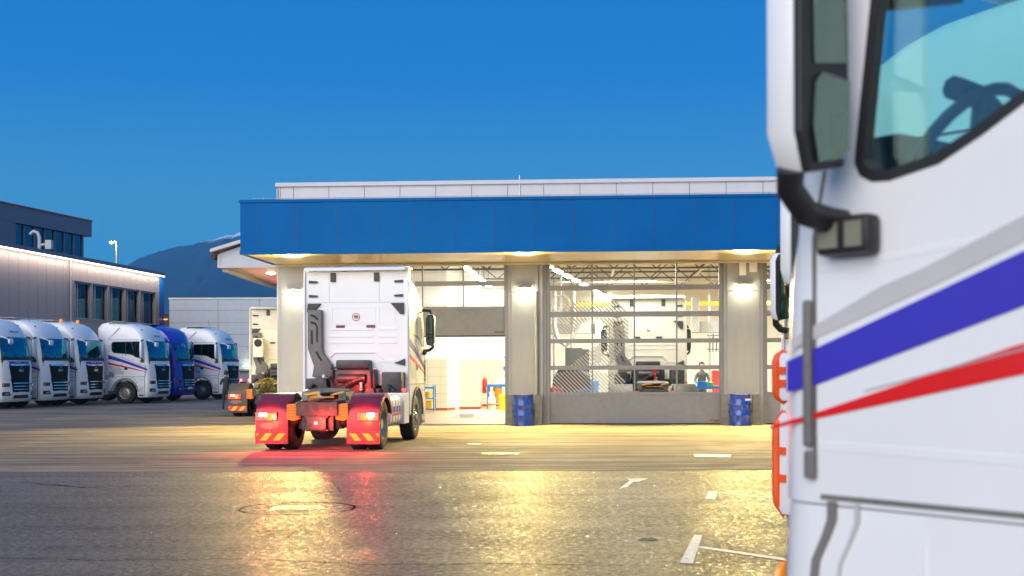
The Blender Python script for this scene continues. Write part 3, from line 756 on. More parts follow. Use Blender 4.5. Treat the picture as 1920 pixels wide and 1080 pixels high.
    pts = [(-.45,YB-.36,1.08),(-.22,YB-.42,1.20),(.02,YB-.44,1.34),(.22,YB-.42,1.42)]
    for i in range(26):
        t = i/25; k = min(2,int(t*3)); f = t*3-k; p = Vector(pts[k]).lerp(Vector(pts[k+1]), f); q = (Vector(pts[k+1])-Vector(pts[k])).normalized()*.012
        b.tube([p-q*.7,p+q*.7], .085 if i%2 else .070, 10)
    b.tube([(-.45,YB-.35,1.1),(-.45,YB-.36,1.60),(-.40,YB-.36,1.66),(.36,YB-.36,1.66),(.42,YB-.36,1.60),(.42,YB-.35,1.1)], .022, 8)
    b.tube([(-.33,YB-.38,1.42),(.30,YB-.38,1.42)], .10, 12)
    b.build('intake_hose', 'chassis', root, smooth=True)
    b = MB()
    for k in range(14):
        x = random.uniform(-.95,1.0); z = random.uniform(1.05,1.45); r = random.uniform(.02,.05)
        b.tube([(x,YB-.44,z),(x+random.uniform(-.15,.15),YB-.40-random.random()*.15,z+random.uniform(-.1,.1)),(x+random.uniform(-.3,.3),YB-.45,z-.25)], r*.6, 7)
    b.lathe([(0,.0),(.09,0),(.09,.16),(.05,.18),(0,.18)], (.60,YB-.42,1.02), 'z', 14); b.lathe([(0,.0),(.10,0),(.10,.10),(0,.11)], (.44,YB-.62,1.12), 'y', 16)
    b.build('hoses', 'black', root, smooth=True)
    b = MB(); b.lathe([(0,.0),(.07,0),(.07,.05),(.055,.055),(.055,.07),(0,.08)], (-.62,YB-.46,1.44), 'z', 14); b.lathe([(0,.0),(.05,0),(.05,.03),(.035,.04),(.035,.14),(.05,.145),(.05,.17),(0,.18)], (.22,YB-.46,1.16), 'z', 14)
    b.build('filler_cap', 'alu', root, smooth=True, split=True)
    # chassis frame
    b = MB()
    for s in (-1,1): b.box(.36*s-.04,.36*s+.04,-4.25,1.0,.74,1.0)
    b.box(-.42,.42,-4.32,-4.22,.70,.97)
    for yy in (-1.6,-2.4,-3.0): b.box(-.34,.34,yy-.05,yy+.05,.78,.96)
    b.box(-.32,.32,-4.22,-4.16,.40,.70); 
    b.build('frame_rail', 'chassis', root, bevel=.01)
    b = MB()
    for x in (-.20,0,.20): b.lathe([(0,.0),(.055,.0),(.055,.02)], (x,-4.327,.84), 'y', 16)
    b.build('frame_hole', 'black', root)
    b = MB(); b.lathe([(0,.0),(.62,0),(.64,.02),(.62,.035),(0,.05)], (0,0,0), 'z', 36)
    for v in b.bm.verts: v.co = Vector((v.co.x*.74, v.co.y*.62-3.42, v.co.z+1.17 + (v.co.y*.05)))
    b.box(-.46,-.30,-3.75,-3.1,1.0,1.17); b.box(.30,.46,-3.75,-3.1,1.0,1.17)
    b.prism([(-.12,0),(.12,0),(.30,.0),(.2,.01)], 0, .001,'z')
    b.build('fifth_wheel', 'galv', root, smooth=True)
    b = MB(); b.prism([(-.02,1.14),(-.30,1.10),(-.36,1.13),(-.06,1.19)], -4.0,-3.84,'y'); b.prism([(.20,1.10),(.46,1.15),(.46,1.19),(.26,1.14)], -4.0,-3.84,'y'); b.prism([(-.20,1.06),(.28,1.06),(.28,1.08),(-.20,1.08)], -4.06,-4.0,'y')
    b.build('coupling_jaw', 'yel' if lights else 'galv', root, split=True)
    b = MB(); b.box(-.20,.20,-4.36,-4.22,.42,.68); b.box(-.24,.24,-4.34,-4.24,.66,.70); b.box(-.24,.24,-4.34,-4.24,.40,.43); b.build('tow_coupling', 'chassis', root, bevel=.015)
    b = MB(); b.box(-.04,.03,-4.366,-4.361,.53,.59); b.build('sticker', 'paper', root)
    # axle and differential
    b = MB(); b.lathe([(0,-.28),(.14,-.27),(.25,-.15),(.29,0),(.25,.15),(.14,.27),(0,.28)], (0,-3.6,.48), 'y', 24); b.tube([(-.9,-3.6,.515),(.9,-3.6,.515)], .085, 12)
    for s in (-1,1):
        b.lathe([(0,-.12),(.13,-.12),(.15,0),(.13,.14),(0,.14)], (.34*s,-3.95,.55), 'z', 14); b.tube([(.4*s,-4.05,.6),(.46*s,-4.1,.9)], .06, 8); b.tube([(.50*s,-4.15,.62),(.62*s,-4.0,.5)], .09,10)
    b.tube([(0,-3.3,.55),(0,-1.2,.75)], .06, 10)
    b.build('rear_axle', 'chassis', root, smooth=True)
    for s in (-1,1):
        wheel(root, -3.6, s, True)
        # mudguards
        x0, x1 = (.60*s, 1.265*s); x0, x1 = min(x0,x1), max(x0,x1)
        arc = [(-3.6+.62*cos(a), .50+.62*sin(a)) for a in [R(20)+(R(130)-R(20))*i/12 for i in range(13)]]
        arc += [(-4.12,.92),(-4.20,.80),(-4.235,.62),(-4.24,.14)]
        b = MB(); b.sheet(arc, -.025, 'x', x0, x1)
        for xx in (x0,x1-.02):
            b.prism([(-3.6+.62*cos(a), .50+.62*sin(a)) for a in [R(20)+(R(150)-R(20))*i/12 for i in range(13)]]+[(-3.6+.54*cos(a), .50+.54*sin(a)) for a in [R(150)-(R(150)-R(20))*i/12 for i in range(13)]], xx, xx+.02, 'x')
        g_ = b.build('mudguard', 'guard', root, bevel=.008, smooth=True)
        b = MB(); b.box(x0-.004,x1+.004,-4.285,-4.258,.14,.40); b.build('mud_flap', 'guard', g_, bevel=.004)
        b = MB(); b.box(x0+.03,x1-.02,-4.292,-4.287,.21,.355); b.build('chevron_board', 'chev', g_)
        b = MB()
        for xx in (.08,.31,.56): b.tube([(x0+xx,-4.29,.385),(x0+xx,-4.30,.385)],.008,6); b.tube([(x0+xx,-4.29,.17),(x0+xx,-4.30,.17)],.008,6)
        b.build('bolt', 'chrome', g_, split=True)
        # tail lamp
        lx = (.82*s, 1.245*s); l0, l1 = min(lx), max(lx)
        b = MB(); b.box(l0-.01,l1+.01,-4.30,-4.25,.60,.775); th = b.build('tail_lamp', 'black', g_, bevel=.012)
        b = MB(); b.box(l0,l1,-4.318,-4.301,.61,.765); b.build('red_lens', 'redlens', th, bevel=.006)
        if lights:
            b = MB(); b.box((1.02*s if s<0 else 1.02)-.0 if s>0 else -1.17,(1.17 if s>0 else -1.02),-4.325,-4.319,.69,.755); b.build('lamp_core', 'hotlens', th)
            b = MB(); b.box(.90 if s>0 else -1.00, 1.00 if s>0 else -.90, -4.324,-4.319,.615,.75); b.build('indicator_lens', 'amber', th)
            b = MB(); b.lathe([(0,0),(.15,0),(.17,.01),(.15,.02),(0,.02)], (0,0,0), 'y', 20)
            for v in b.bm.verts: v.co = Vector((v.co.x*1.1+.98*s, v.co.y-4.275, v.co.z*.42+.50))
            if s<0: b.build('number_lamp', 'duct', g_, smooth=True)
            else: b.bm.free()
        # wheel chocks
        b = MB(); xx = .50*s; b.prism([(xx-.12,.93),(xx+.11,.95),(xx+.13,.64),(xx+.02,.60),(xx-.13,.63),(xx-.12,.74)], -4.26, -4.10, 'y')
        for k in range(4): b.box(min(xx,xx-.13)+.0,max(xx,xx+.12),-4.272,-4.26,.68+.065*k,.70+.065*k)
        b.build('wheel_chock', 'chock', root, bevel=.008)
        # tanks
        bx = MB(); r_ = .30
        prf = []
        for a0,(cx,cz) in ((0,(1.17-.14,.92)),(90,(.68,.92)),(180,(.68,.56)),(270,(1.17-.14,.56))):
            for i in range(5): a = R(a0+90*i/4); prf.append(((cx+.14*cos(a))*s, cz+.14*sin(a)))
        bx.prism(prf, -2.72, -1.55, 'y'); tk = bx.build('fuel_tank', paint if s>0 else 'alu', root, smooth=True)
        bb = MB()
        for yy in (-2.55,-2.25,-1.95,-1.68):
            c0 = Vector((.93*s,.74)); p2 = [tuple(c0+(Vector(p)-c0)*1.03) for p in prf]; bb.prism(p2, yy, yy+.05, 'y')
        bb.build('tank_strap', 'alu', tk, smooth=True, split=True)
        if s > 0:
            for z0,z1,mm in ((.70,.83,'navy'),(.63,.69,'red')):
                q = MB()
                for ya,yb_ in ((-2.50,-2.255),(-2.195,-1.955),(-1.895,-1.69),(-1.625,-1.56)): q.box(1.1705,1.1735,ya,yb_,z0,z1)
                q.build('tank_stripe', mm, tk)
        q = MB(); q.box(min(.70*s,1.215*s),max(.70*s,1.215*s),-1.46,-.90,.42,1.10); q.build('side_fairing', paint, root, bevel=.02)
    b = MB(); b.lathe([(0,-.04),(.03,-.03),(.045,0),(.03,.03),(0,.04)], (1.17,-1.30,1.16), 'z', 12); b.build('side_marker', 'redlens', root, smooth=True)
    for s in (-1,1): wheel(root, 0, s)
    if lights:
        for s in (-1,1):
            lamp('brake_light', 'SPOT', (1.02*s,-4.40,.70), 95, (1,.02,.006), root, .06, aim((0,-1,-.28)), spot=R(165), blend=.8)
            lamp('guard_fill', 'SPOT', (.98*s,-4.80,.66), 240, (1,.015,.004), root, .05, aim((0,1,-.30)), spot=R(84), blend=.7)  # added spot behind the truck, reddens the mudguards like brake glow
        lamp('coupling_glow', 'POINT', (.1,-4.7,.60), 60, (1,.05,.03), root, .1)
        lamp('bay_fill', 'SPOT', (.05,-2.6,1.50), 300, (1,.05,.03), root, .15, aim((0,1,-.34)), spot=R(52), blend=.5); lamp('wheel_glow', 'POINT', (0,-3.1,.60), 60, (1,.05,.03), root, .1)  # the spot is added, in place of brake light reflected under the cab

# main truck, driving into the first bay
root = empty('tractor_truck', (-3.42,29.72,0), -R(6.2), 'white tractor truck with glowing brake lights driving towards the open bay', 'truck')
build_cab(root, 'white', True, False, True)
build_rear(root, 'white', True)
TR = root
# generic parked tractor (front detail)
park = empty('parked_truck', (0,0,0), 0, 'x', 'truck')
build_cab(park, 'white', True, True, True)
lite = MB(); 
for s in (-1,1): lite.box(.36*s-.04,.36*s+.04,-4.25,1.0,.74,1.0)
lite.build('frame_rail', 'chassis', park)
for s in (-1,1):
    wheel(park, 0, s); wheel(park, -3.6, s, True)
    b = MB(); x0,x1 = min(.60*s,1.265*s),max(.60*s,1.265*s)
    b.sheet([(-3.6+.62*cos(a), .50+.62*sin(a)) for a in [R(10)+R(160)*i/12 for i in range(13)]], -.025, 'x', x0, x1); b.build('mudguard', 'guardg', park)
    q = MB(); q.box(min(.70*s,1.20*s),max(.70*s,1.20*s),-2.7,-.90,.42,1.10); q.build('side_fairing', 'white', park, bevel=.05)
b = MB()
b.sheet([(YB-.02,3.70),(YB-.02,3.80),(-.84,3.86),(-.55,3.88),(-.1,3.87)], .02, 'x', -1.14, 1.14)
for s in (-1,1): b.prism([(YB-.55,1.35),(YB-.50,3.60),(YB-.30,3.80),(YB+.05,3.86),(YB+.02,1.35)], 1.17*s, 1.20*s, 'x')
b.build('air_deflector', 'white', park, bevel=.008, smooth=True)
rz = -R(100)
def place_by_corner(px, d, off=(1.20,1.22)):
    P = at(px, d); x, y = off
    wx = x*cos(rz)-y*sin(rz); wy = x*sin(rz)+y*cos(rz)
    return (P.x-wx, P.y-wy, 0)
rows = [(3,52.3,'white truck with dark name strip at the left picture edge',()),
        (80,55.2,'white truck with an all white front panel above the grille, second in the parked row',('strip','roofsign')),
        (150,58.1,'white truck with two orange roof beacons, third in the parked row',('roofsign',)),
        (280,60.6,'white truck showing its blue and red side stripes, left of the blue truck',('strip',)),
        (331,64.6,'bright blue truck parked between two white striped trucks',('strip','roofsign')),
        (418,68.0,'white striped truck behind the standing person, rightmost of the parked row',('strip',))]
swap_w = {'cab_side_glass': M['darkglass']}
swap_blue = {'cab_side_glass': M['darkglass'], 'white_paint': M['blue'], 'purple_blue_film': M['blue'], 'red_film': M['blue'], 'grey_film': M['blue']}
PK = []
first = True
for px,d,lab,skip in rows:
    c = copy_tree(park, None, swap_blue if 'bright blue' in lab else swap_w, skip)
    c.location = place_by_corner(px, d); c.rotation_euler = (0,0,rz)
    tag(c, lab, 'truck', 'tractor trucks parked in a row on the left'); PK.append(c)
    if px == 150:
        for x in (-.75,.75):
            q = MB(); q.lathe([(0,0),(.09,0),(.09,.03),(.075,.05),(.075,.13),(.05,.15),(0,.15)], (x,.05,3.80), 'z', 14); q.build('beacon', 'amber', c, smooth=True)
# foreground trucks on the right
fg = [((2.458,3.612),'white truck with blue and red stripes filling the right edge, nearest to the camera'),
      ((3.50,8.41),'white truck with an orange trimmed front corner, just behind the nearest truck'),
      ((4.688,14.345),'white truck mostly hidden on the right with only its dark mirror showing')]
for i,((x,y),lab) in enumerate(fg):
    c = copy_tree(park, None, {'windscreen_glass': M['fgwind']}, ('low',)); c.location = (x,y,0); c.rotation_euler = (0,0,R(38.3 if i < 2 else 30)); tag(c, lab, 'truck', 'tractor trucks parked at an angle on the right')
    if i == 0:
        for oy in (0,-.085):
            b = MB(); cp = [(.955+oy,1.27),(.955+oy,1.22),(.975+oy,1.17),(1.01+oy,1.10),(1.02+oy,1.02),(1.02+oy,.6)]
            w_ = .014 if oy == 0 else .006
            b.prism([(y_-w_,z_) for y_,z_ in cp]+[(y_+w_,z_) for y_,z_ in cp[::-1]], -1.239, -1.2305, 'x'); b.build('panel_gap', 'duct' if oy==0 else 'gfilm', c)
    if i == 1:
        for z0,z1 in ((.66,1.34),(1.42,1.74)):
            b = MB(); n = 10; pts = []
            for k in range(n+1):
                t = k/n; z = z0+(z1-z0)*t; ins = .06*max(0,abs(t-.5)-.38)/.12
                pts.append((-1.235+ins, 1.215-ins*.4, z))
            b.tube(pts, .032, 8)
            for t in (.35,.62): 
                z = z0+(z1-z0)*t; b.box(-1.255,-1.225,1.13,1.215,z-.02,z+.03)
            b.build('corner_trim', 'orange', c, smooth=True)
            b = MB(); b.prism([(.98,z0),(1.17,z0),(1.215,z0+.06),(1.215,z1-.06),(1.17,z1),(.98,z1)], -1.242, -1.10, 'x'); b.build('corner_flap', 'white', c, bevel=.012, smooth=True)
for o in [park]:
    def rm(o):
        for k in kids(o): rm(k)
        bpy.data.objects.remove(o)
    rm(o)
# truck behind the column (rear view) and truck inside bay two
def rear_truck(loc, rz_, label, paint, swapc=None):
    c = empty('tractor_truck', loc, rz_, label, 'truck')
    for k in kids(TR):
        if k.type == 'LIGHT': continue
        copy_tree(k, c, swapc)
    return c
cream = {'white_paint': M['cream']}
t7 = rear_truck((-8.45,48.0,0), 0, 'white tractor truck with cooling unit, half hidden behind the leftmost hall pillar', 'white', {'red_glow_mudguard': M['guardg'], 'red_lens': M['dimlens'], 'brake_lamp_core': M['dimcore'], 'white_paint': M['cream']})
q = MB(); q.box(-1.0,-.62,YB-.50,YB-.18,2.05,2.75); ac = q.build('cooling_unit', 'cream', t7, bevel=.04)
q = MB(); q.lathe([(.14,0),(.14,-.02),(.11,-.03),(.09,-.01),(.03,-.01),(.03,-.03),(0,-.03)], (-.80,YB-.505,2.58), 'y', 20); q.build('fan', 'black', ac, smooth=True)
lamp('tail_glow', 'POINT', (1.0*-1,-4.45,.70), 2.5, (1,.06,.03), t7, .06)
offm = {'red_glow_mudguard': M['guardg'], 'brake_lamp_core': M['rim'], 'red_lens': mat('unlit_red_lens', (.4,.01,.01), .2, coat=.6), 'white_paint': M['cream'], 'purple_blue_film': M['cream'], 'red_film': M['cream']}
iu = bu(1216, 4.0); ip = W(iu, 5.0)
t8 = rear_truck((ip.x,ip.y,0), -TH, 'cream white tractor truck standing inside the closed glazed bay', 'cream', offm)
q = MB(); 
pts = [(.12+.07*sin(a*1.0)*0+.10*sin(pi*min(1,a/40))+.035*cos(a*1.7), YB-.50+.03*sin(a*1.7), 1.62-.45*sin(pi*a/60)) for a in range(61)]
q.tube([(x-.05+.0022*i, y_, z) for i,(x,y_,z) in enumerate(pts)], .012, 6); q.build('coiled_air_hose', 'pred', t8, smooth=True)

# ================================================================ SERVICE HALL
H = empty('service_hall', tuple(OB), -TH, 'low service hall with blue canopy band and lit glazed truck bays', 'building')
ZT = 4.62; UL = bu(521.5); UR = bu(2080); DEPTH = 23.0
d1 = (bu(632), bu(953)); d2 = (bu(1024), bu(1357)); d3 = (bu(1431), bu(1764))
# columns between the doors
cols = [(UL, d1[0]), (d1[1], d2[0]), (d2[1], d3[0]), (d3[1], UR)]
for i,(a,c) in enumerate(cols):
    b = MB(); b.box(a+.002,c-.002,0,.40,0,ZT); 
    b.box(a+.09,c-.22 if i==1 else c-.09,-.05,-.002,bz(548),ZT-.003)
    b.box(a+.10,(c-.30 if i==1 else c-.10),-.03,-.002,.02,bz(548)-.01)
    b.build('pillar', 'col', H, bevel=.006)
# left side wall, rear wall, right wall, floor
b = MB(); b.box(UL-.03,UL+.0,.0,DEPTH,0,6.9); b.build('side_wall', 'panel', H)
b = MB(); b.box(UL+.003,UR,DEPTH,DEPTH+.2,0,6.7); b.box(UR,UR+.2,.3,DEPTH+.2,0,6.7); b.box(UL+.004,UL+.05,.42,DEPTH,.0,6.6)
b.build('inner_wall', 'iwall', H)
b = MB(); b.box(UL+.005,UR-.002,.41,DEPTH-.002,6.25,6.35); b.build('ceiling', 'iceil', H)
b = MB(); b.face([(UL,.15,.012),(UR,.15,.012),(UR,DEPTH,.012),(UL,DEPTH,.012)]); tag(b.build('hall_floor', 'ifloor'), kind='structure').matrix_world = H.matrix_basis
# upper wall with panel joints
zt = bz(345); b = MB(); b.box(UL+.02,UR,.03,.40,ZT+.003,zt); b.build('upper_wall', 'panel', H)
b = MB(); b.box(UL-.06,UR+.05,-.04,.5,zt,bz(337.5)); b.build('parapet_coping', 'panel', H, bevel=.01)
b = MB(); u = bu(551); 
b.box(bu(526)-.006,bu(526)+.006,.022,.029,5.9,zt)
while u < UR: b.box(u-.006,u+.006,.022,.029,ZT+.01,zt-.002); u += 1.045
b.build('panel_joint', 'dgrey', H)
b = MB(); uu = bu(974,0,350); b.tube([(uu,-.0,5.9),(uu,0,zt+.25)], .014, 6); b.build('vent_pipe', 'alu', H)
b = MB(); b.box(UL+.02,UR,.40,DEPTH,zt-.1,zt-.05); b.build('roof', 'gfilm', H)
# canopy
VF = -3.45; fl = bu(450.5,VF,420); f0 = bz(476,600,VF); f1 = bz(373,600,VF)
b = MB(); b.box(fl,UR,VF,VF+.12,f0,f1-.08); b.box(fl,fl+.12,VF+.123,-.0,f0,f1-.08); b.build('canopy_fascia', 'fascia', H)
b = MB(); b.box(fl-.03,UR+.03,VF-.03,VF+.25,f1-.08,f1); b.box(fl-.02,UR+.02,VF-.02,VF-.002,f0-.004,f0+.10); b.box(fl-.03,fl+.2,VF+.252,0,f1-.08,f1); b.build('fascia_trim', 'fascia', H, bevel=.006)
b = MB(); u = bu(485,VF,420)
while u < UR: b.box(u-.005,u+.005,VF-.004,VF-.001,f0+.10,f1-.085); u += 1.045
b.build('fascia_joint', 'black', H)
b = MB(); b.box(fl+.13,UR,VF+.125,-.0,f0+.01,f0+.05); b.build('soffit', 'soffit', H)
b = MB(); u = bu(500,VF,420)
while u < UR: b.box(u-.004,u+.004,VF+.14,-.01,f0+.005,f0+.009); u += 1.045
b.box(fl+.14,UR,-.16,-.005,f0-.06,f0-.0)
b.build('soffit_joint', 'iceil', H)
b = MB(); b.box(fl+.1,UR,VF+.26,.02,f1-.06,f1-.02); b.build('canopy_roof', 'gfilm', H)
b = MB(); b.tube([(fl+.3,VF+.1,f1+.04),(UR,VF+.1,f1+.05)], .008, 5)
u = fl+.6
while u < UR: b.tube([(u,VF+.1,f1),(u,VF+.1,f1+.07)], .012, 5); u += 1.9
b.build('lightning_wire', 'alu', H)
# drain pipe beside second column
b = MB(); ux = bu(1006); b.tube([(ux,-.10,.05),(ux,-.10,bz(548))], .055, 12); b.tube([(bu(1016),-.05,.0),(bu(1016),-.05,ZT)], .05, 4)
for z in (2.0,): b.box(ux-.10,ux+.10,-.11,-.0,z,z+.03)
b.build('drain_pipe', 'col', H, smooth=True)
b = MB(); 
for px,w_,py0,py1 in ((1392,.19,496,520),(1412,.22,494,514)): u = bu(px); b.box(u-w_/2,u+w_/2,-.16,-.053,bz(py1),bz(py0))
b.build('control_box', 'paper', H, bevel=.01, split=True)

def bay_door(u0, u1, z_open, ncol=4, closed=True, name='bay_door'):
    V0, V1 = .10, .16
    fr = MB(); 
    zts = bz(493); ztr = bz(540)
    w = .05
    # side jambs + head
    fr.box(u0,u0+.10,V0-.06,V1+.05,0,zts+.06); fr.box(u1-.10,u1,V0-.06,V1+.05,0,zts+.06); fr.box(u0+.102,u1-.102,V0-.05,V1,zts,zts+.06)
    a, c = u0+.12, u1-.12
    panes = []
    if closed:
        rails = [(bz(545),bz(536)),(bz(595),bz(585)),(bz(644),bz(636)),(bz(694),bz(686)),(bz(741),bz(736))]
        glz = [(bz(536),zts)]+[(rails[k+1][1],rails[k][0]) for k in range(4)]
        for z0,z1 in rails: fr.box(a-.02,c+.02,V0-.02,V1-.01,z0,z1)
        pn = (.03, rails[-1][0]-.002)
    else:
        rails = [(bz(535),bz(526)),(bz(578),bz(573.5))]
        glz = [(bz(526),zts),(bz(573.5),bz(535))]
        for z0,z1 in rails: fr.box(a-.02,c+.02,V0-.02,V1-.01,z0,z1)
        pn = (bz(628), bz(578)-.002)
    for z0,z1 in glz:
        for k in range(1,ncol):
            u = a+(c-a)*k/ncol; fr.box(u-.022,u+.022,V0-.015,V1-.015,z0+.001,z1-.001)
        fr.box(a-.018,a+.005,V0-.014,V1-.015,z0,z1); fr.box(c-.005,c+.018,V0-.014,V1-.015,z0,z1)
        for k in range(ncol):
            ua = a+(c-a)*k/ncol+(.022 if k else .005); ub = a+(c-a)*(k+1)/ncol-(.022 if k<ncol-1 else .005); panes.append((ua,ub,z0,z1))
    d = fr.build(name, 'doorf', H, bevel=.004)
    for ua,ub,z0,z1 in panes:
        q = MB(); q.box(ua,ub,V0+.015,V0+.021,z0,z1); q.build('window_pane', 'glass', d)
    q = MB(); q.box(a-.015,c+.015,V0-.01,V1-.01,pn[0],pn[1]); q.build('solid_panel', 'doorp', d, bevel=.006)
    q = MB(); q.box(a-.015,c+.015,V0-.012,V1-.01,pn[0]-.05,pn[0]-.002); q.build('rubber_seal', 'black', d)
    q = MB(); q.box(c-.28,c-.02,V0-.02,V0-.0105,pn[0]+.06,pn[0]+.11); pl = q.build('maker_plate', 'black', d)
    text('HORMANN', .045, 'yel', pl, (c-.15,V0-.022,pn[0]+.085), (R(90),0,0), ext=.001)
    return d
bay_door(d1[0], d1[1], 0, 4, False)
D2 = bay_door(d2[0], d2[1], 0)
bay_door(d3[0], d3[1], 0)
# hatched bay number on the second door
path = [(1066,604),(1076,588),(1105,575),(1138,578),(1160,600),(1155,632),(1132,664),(1096,690),(1068,714)]
path2 = [(1056,720),(1150,720)]
def dseg(p,a,b):
    p,a,b = Vector(p),Vector(a),Vector(b); t = max(0,min(1,(p-a).dot(b-a)/(b-a).length_squared)); return (p-(a+(b-a)*t)).length
def inside(p):
    if p[1] < 565 or p[1] > 735: return False
    if p[0] < 1036 or p[0] > 1178: return False
    return min([dseg(p,path[i],path[i+1]) for i in range(len(path)-1)]+[dseg(p,*path2)]) < 22
q = MB()
def hq(a, c, w=1.35):
    n = Vector((1,-1)).normalized()*w
    P = [Vector(a)-n, Vector(c)-n, Vector(c)+n, Vector(a)+n]
    q.face([(bu(p.x,.11,p.y), .108, bz(p.y,p.x,.11)) for p in P])
for k in range(-60, 60):
    c0 = 1105+k*7.4; st = None
    for i in range(0, 190):
        y = 560+i; x = c0+(y-650); ins = inside((x,y))
        yy = y
        blocked = any(r0 <= yy <= r1 for r0,r1 in ((585,595),(636,644.5),(686,694)))
        if ins and not blocked and st is None: st = (x,y)
        if (not ins or blocked) and st is not None: hq(st,(x,y)); st = None
q.build('number_film', 'hatch', D2)
# interior partitions in bay 1
def ipoly(name, pts, z0, z1, m, parent=H, th=.1):
    b = MB()
    for a,c in zip(pts, pts[1:]):
        a, c = Vector(a), Vector(c); n = Vector((-(c-a).y,(c-a).x)).normalized()*th
        b.prism([tuple(a),tuple(c),tuple(c+n),tuple(a+n)], z0, z1, 'z')
    return b.build(name, m, parent)
pw = [(bu(700,12),12.0),(bu(838,12),12.0),(bu(853,12.9),12.9)]
pw2 = [(bu(861,13.4),13.4),(bu(900,13.4),13.4),(bu(904,17),17.0),(bu(1010,17),17.0)]
for P in (pw,pw2):
    ipoly('tiled_dado', P, .10, 1.98, 'tile'); ipoly('partition_wall', P, 1.98, 6.24, 'pwall'); ipoly('skirting', P, .013, .10, 'skirt', th=.12)
ipoly('storeroom_door', [(bu(853,12.9)+.01,12.9),(bu(861,13.4)-.01,13.4)], .02, 2.2, 'iwall')
ipoly('partition_wall', [(bu(853,12.9),12.9),(bu(861,13.4),13.4)], 2.2, 6.24, 'iwall')
# trusses
for v in (3.5,8.5,13.5,18.5):
    b = MB(); zb, zt_ = 5.15, 5.75
    b.tube([(UL+.1,v,zt_),(UR,v,zt_)], .04, 6); b.tube([(UL+.1,v,zb),(UR,v,zb)], .035, 6)
    u = UL+.2; up = False
    while u < UR-.8:
        b.tube([(u,v,zb if up else zt_),(u+.75,v,zt_ if up else zb)], .022, 5)
        u += .75; up = not up
    b.build('roof_truss', 'truss', H)
b = MB()
for u in (d1[1]+.4, d2[1]+.6, d2[0]+2.2):
    b.tube([(u,.5,5.5),(u,DEPTH,5.5)], .05, 6)
for z,v in ((4.75,10.0),(5.0,16.0),(4.4,20.0)): b.tube([(UL+.2,v,z),(UR,v,z)], .035, 6)
for px in (1040,1072,1330,1352,1400): b.tube([(bu(px,20),20,0),(bu(px,20),20,6.2)], .06, 8)
b.build('service_pipes', 'alu', H)
b = MB(); b.box(bu(1020,14),bu(1130,14),14,14.5,bz(626,1070,14),bz(607,1070,14)); b.box(bu(1300,14),bu(1420,14),14,14.5,bz(624,1330,14),bz(603,1330,14))
b.box(bu(1115,14),bu(1128,14),13.6,13.95,bz(680,1120,14),bz(600,1120,14)); b.box(bu(1296,14),bu(1310,14),13.6,13.95,bz(624,1300,14),bz(558,1300,14))
b.build('air_duct', 'ductg', H, bevel=.02, split=True)
b = MB(); b.box(d2[0]+.4,UR-1,15.5,15.8,4.15,4.30); b.build('crane_beam', 'pyel', H)
# ---- things in and around the hall
def mesh_thing(name, label, cat, mb, m, group=None, loc=None, rz_=-TH, bevel=0, smooth=False):
    o = mb.build(name, m, None, bevel=bevel, smooth=smooth)
    if loc is not None: o.location = loc; o.rotation_euler = (0,0,rz_)
    return tag(o, label, cat, group)
lampA, lampB = Vector((1.2,42.5,5.0)), Vector((4.25,59.5,5.0))
rowpos = [lampA.lerp(lampB, i/7) for i in range(8)]
rowpos += [W(-1.9, 4+2.3*i, 5.0) for i in range(7)] + [W(9.6, 4+2.6*i, 5.0) for i in range(6)]
base = None
lw = ['nearest','second','third','fourth','fifth','sixth','seventh','farthest']
for i,p in enumerate(rowpos):
    if base is None:
        o = empty('fluorescent_lamp', p, 0, 'x', 'lamp')
        q = MB(); q.box(-.10,.10,-.75,.75,.03,.09); q.build('lamp_housing', 'paper', o)
        q = MB(); q.box(-.085,.085,-.72,.72,-.01,.028); q.build('lamp_tube', 'tube', o)
        q = MB(); q.tube([(0,0,.09),(0,0,1.2)], .01, 4); q.build('hanger', 'truss', o)
        base = o
    else: o = copy_tree(base)
    o.location = p
    o.rotation_euler = (0,0,-math.atan2(*(lampB-lampA).xy)) if i<8 else (0,0,-TH)
    if i < 8: lab = lw[i]+' fluorescent lamp in the bright row seen through the glazed bay door'
    elif i < 15: lab = lw[i-8]+' fluorescent lamp in the row above the open left bay'; 
    else: lab = lw[i-15]+' fluorescent lamp in the row above the right hand bay'
    tag(o, lab, 'lamp', 'fluorescent lamps hanging in the hall')
for k,(u,e) in enumerate(((-2.0,170),(3.6,1350),(9.5,1000))):
    for v,kk in ((1.9,.30),(9.0,1.0),(15.5,.7)):
        lamp('hall_light', 'AREA', (u,v,4.9), e*.8*kk, (1,.95,.84), H, 2.2, (0,0,0), 6.0)
# exterior wall lamps
def wall_lamp(px, label, py=541, e=900):
    p = W(bu(px), -.18, bz(py))
    o = empty('wall_lamp', p, -TH, label, 'lamp', 'wall lamps on the hall pillars')
    q = MB(); q.lathe([(0,.05),(.17,.05),(.20,.02),(.20,0),(.17,-.01)], seg=24)
    for v in q.bm.verts: v.co.y *= .62
    q.box(-.05,.05,.08,.13,-.01,.05); q.build('lamp_housing', 'alu', o, smooth=True)
    q = MB(); q.lathe([(.185,0),(.17,-.05),(.10,-.08),(0,-.09)], seg=24)
    for v in q.bm.verts: v.co.y *= .62
    q.build('lamp_diffuser', 'lampglow', o, smooth=True)
    lamp('lamp_light', 'SPOT', (0,-.10,-.13), e, (1,.72,.19), o, .12, aim((0,-1.3,-1)), spot=R(126), blend=.5); lamp('lamp_spill', 'POINT', (0,-.30,-.16), 9, (1,.86,.55), o, .1)
    return o
wall_lamp(556, 'glaring wall lamp on the leftmost pillar, beside the white truck roof', e=3500)
wall_lamp(985, 'oval wall lamp on the pillar between the open and the closed bay', e=3500)
wall_lamp(1395, 'oval wall lamp under the two white boxes on the right pillar', py=538, e=3500)
wall_lamp(1800, 'wall lamp on the far right pillar', py=538, e=3500)
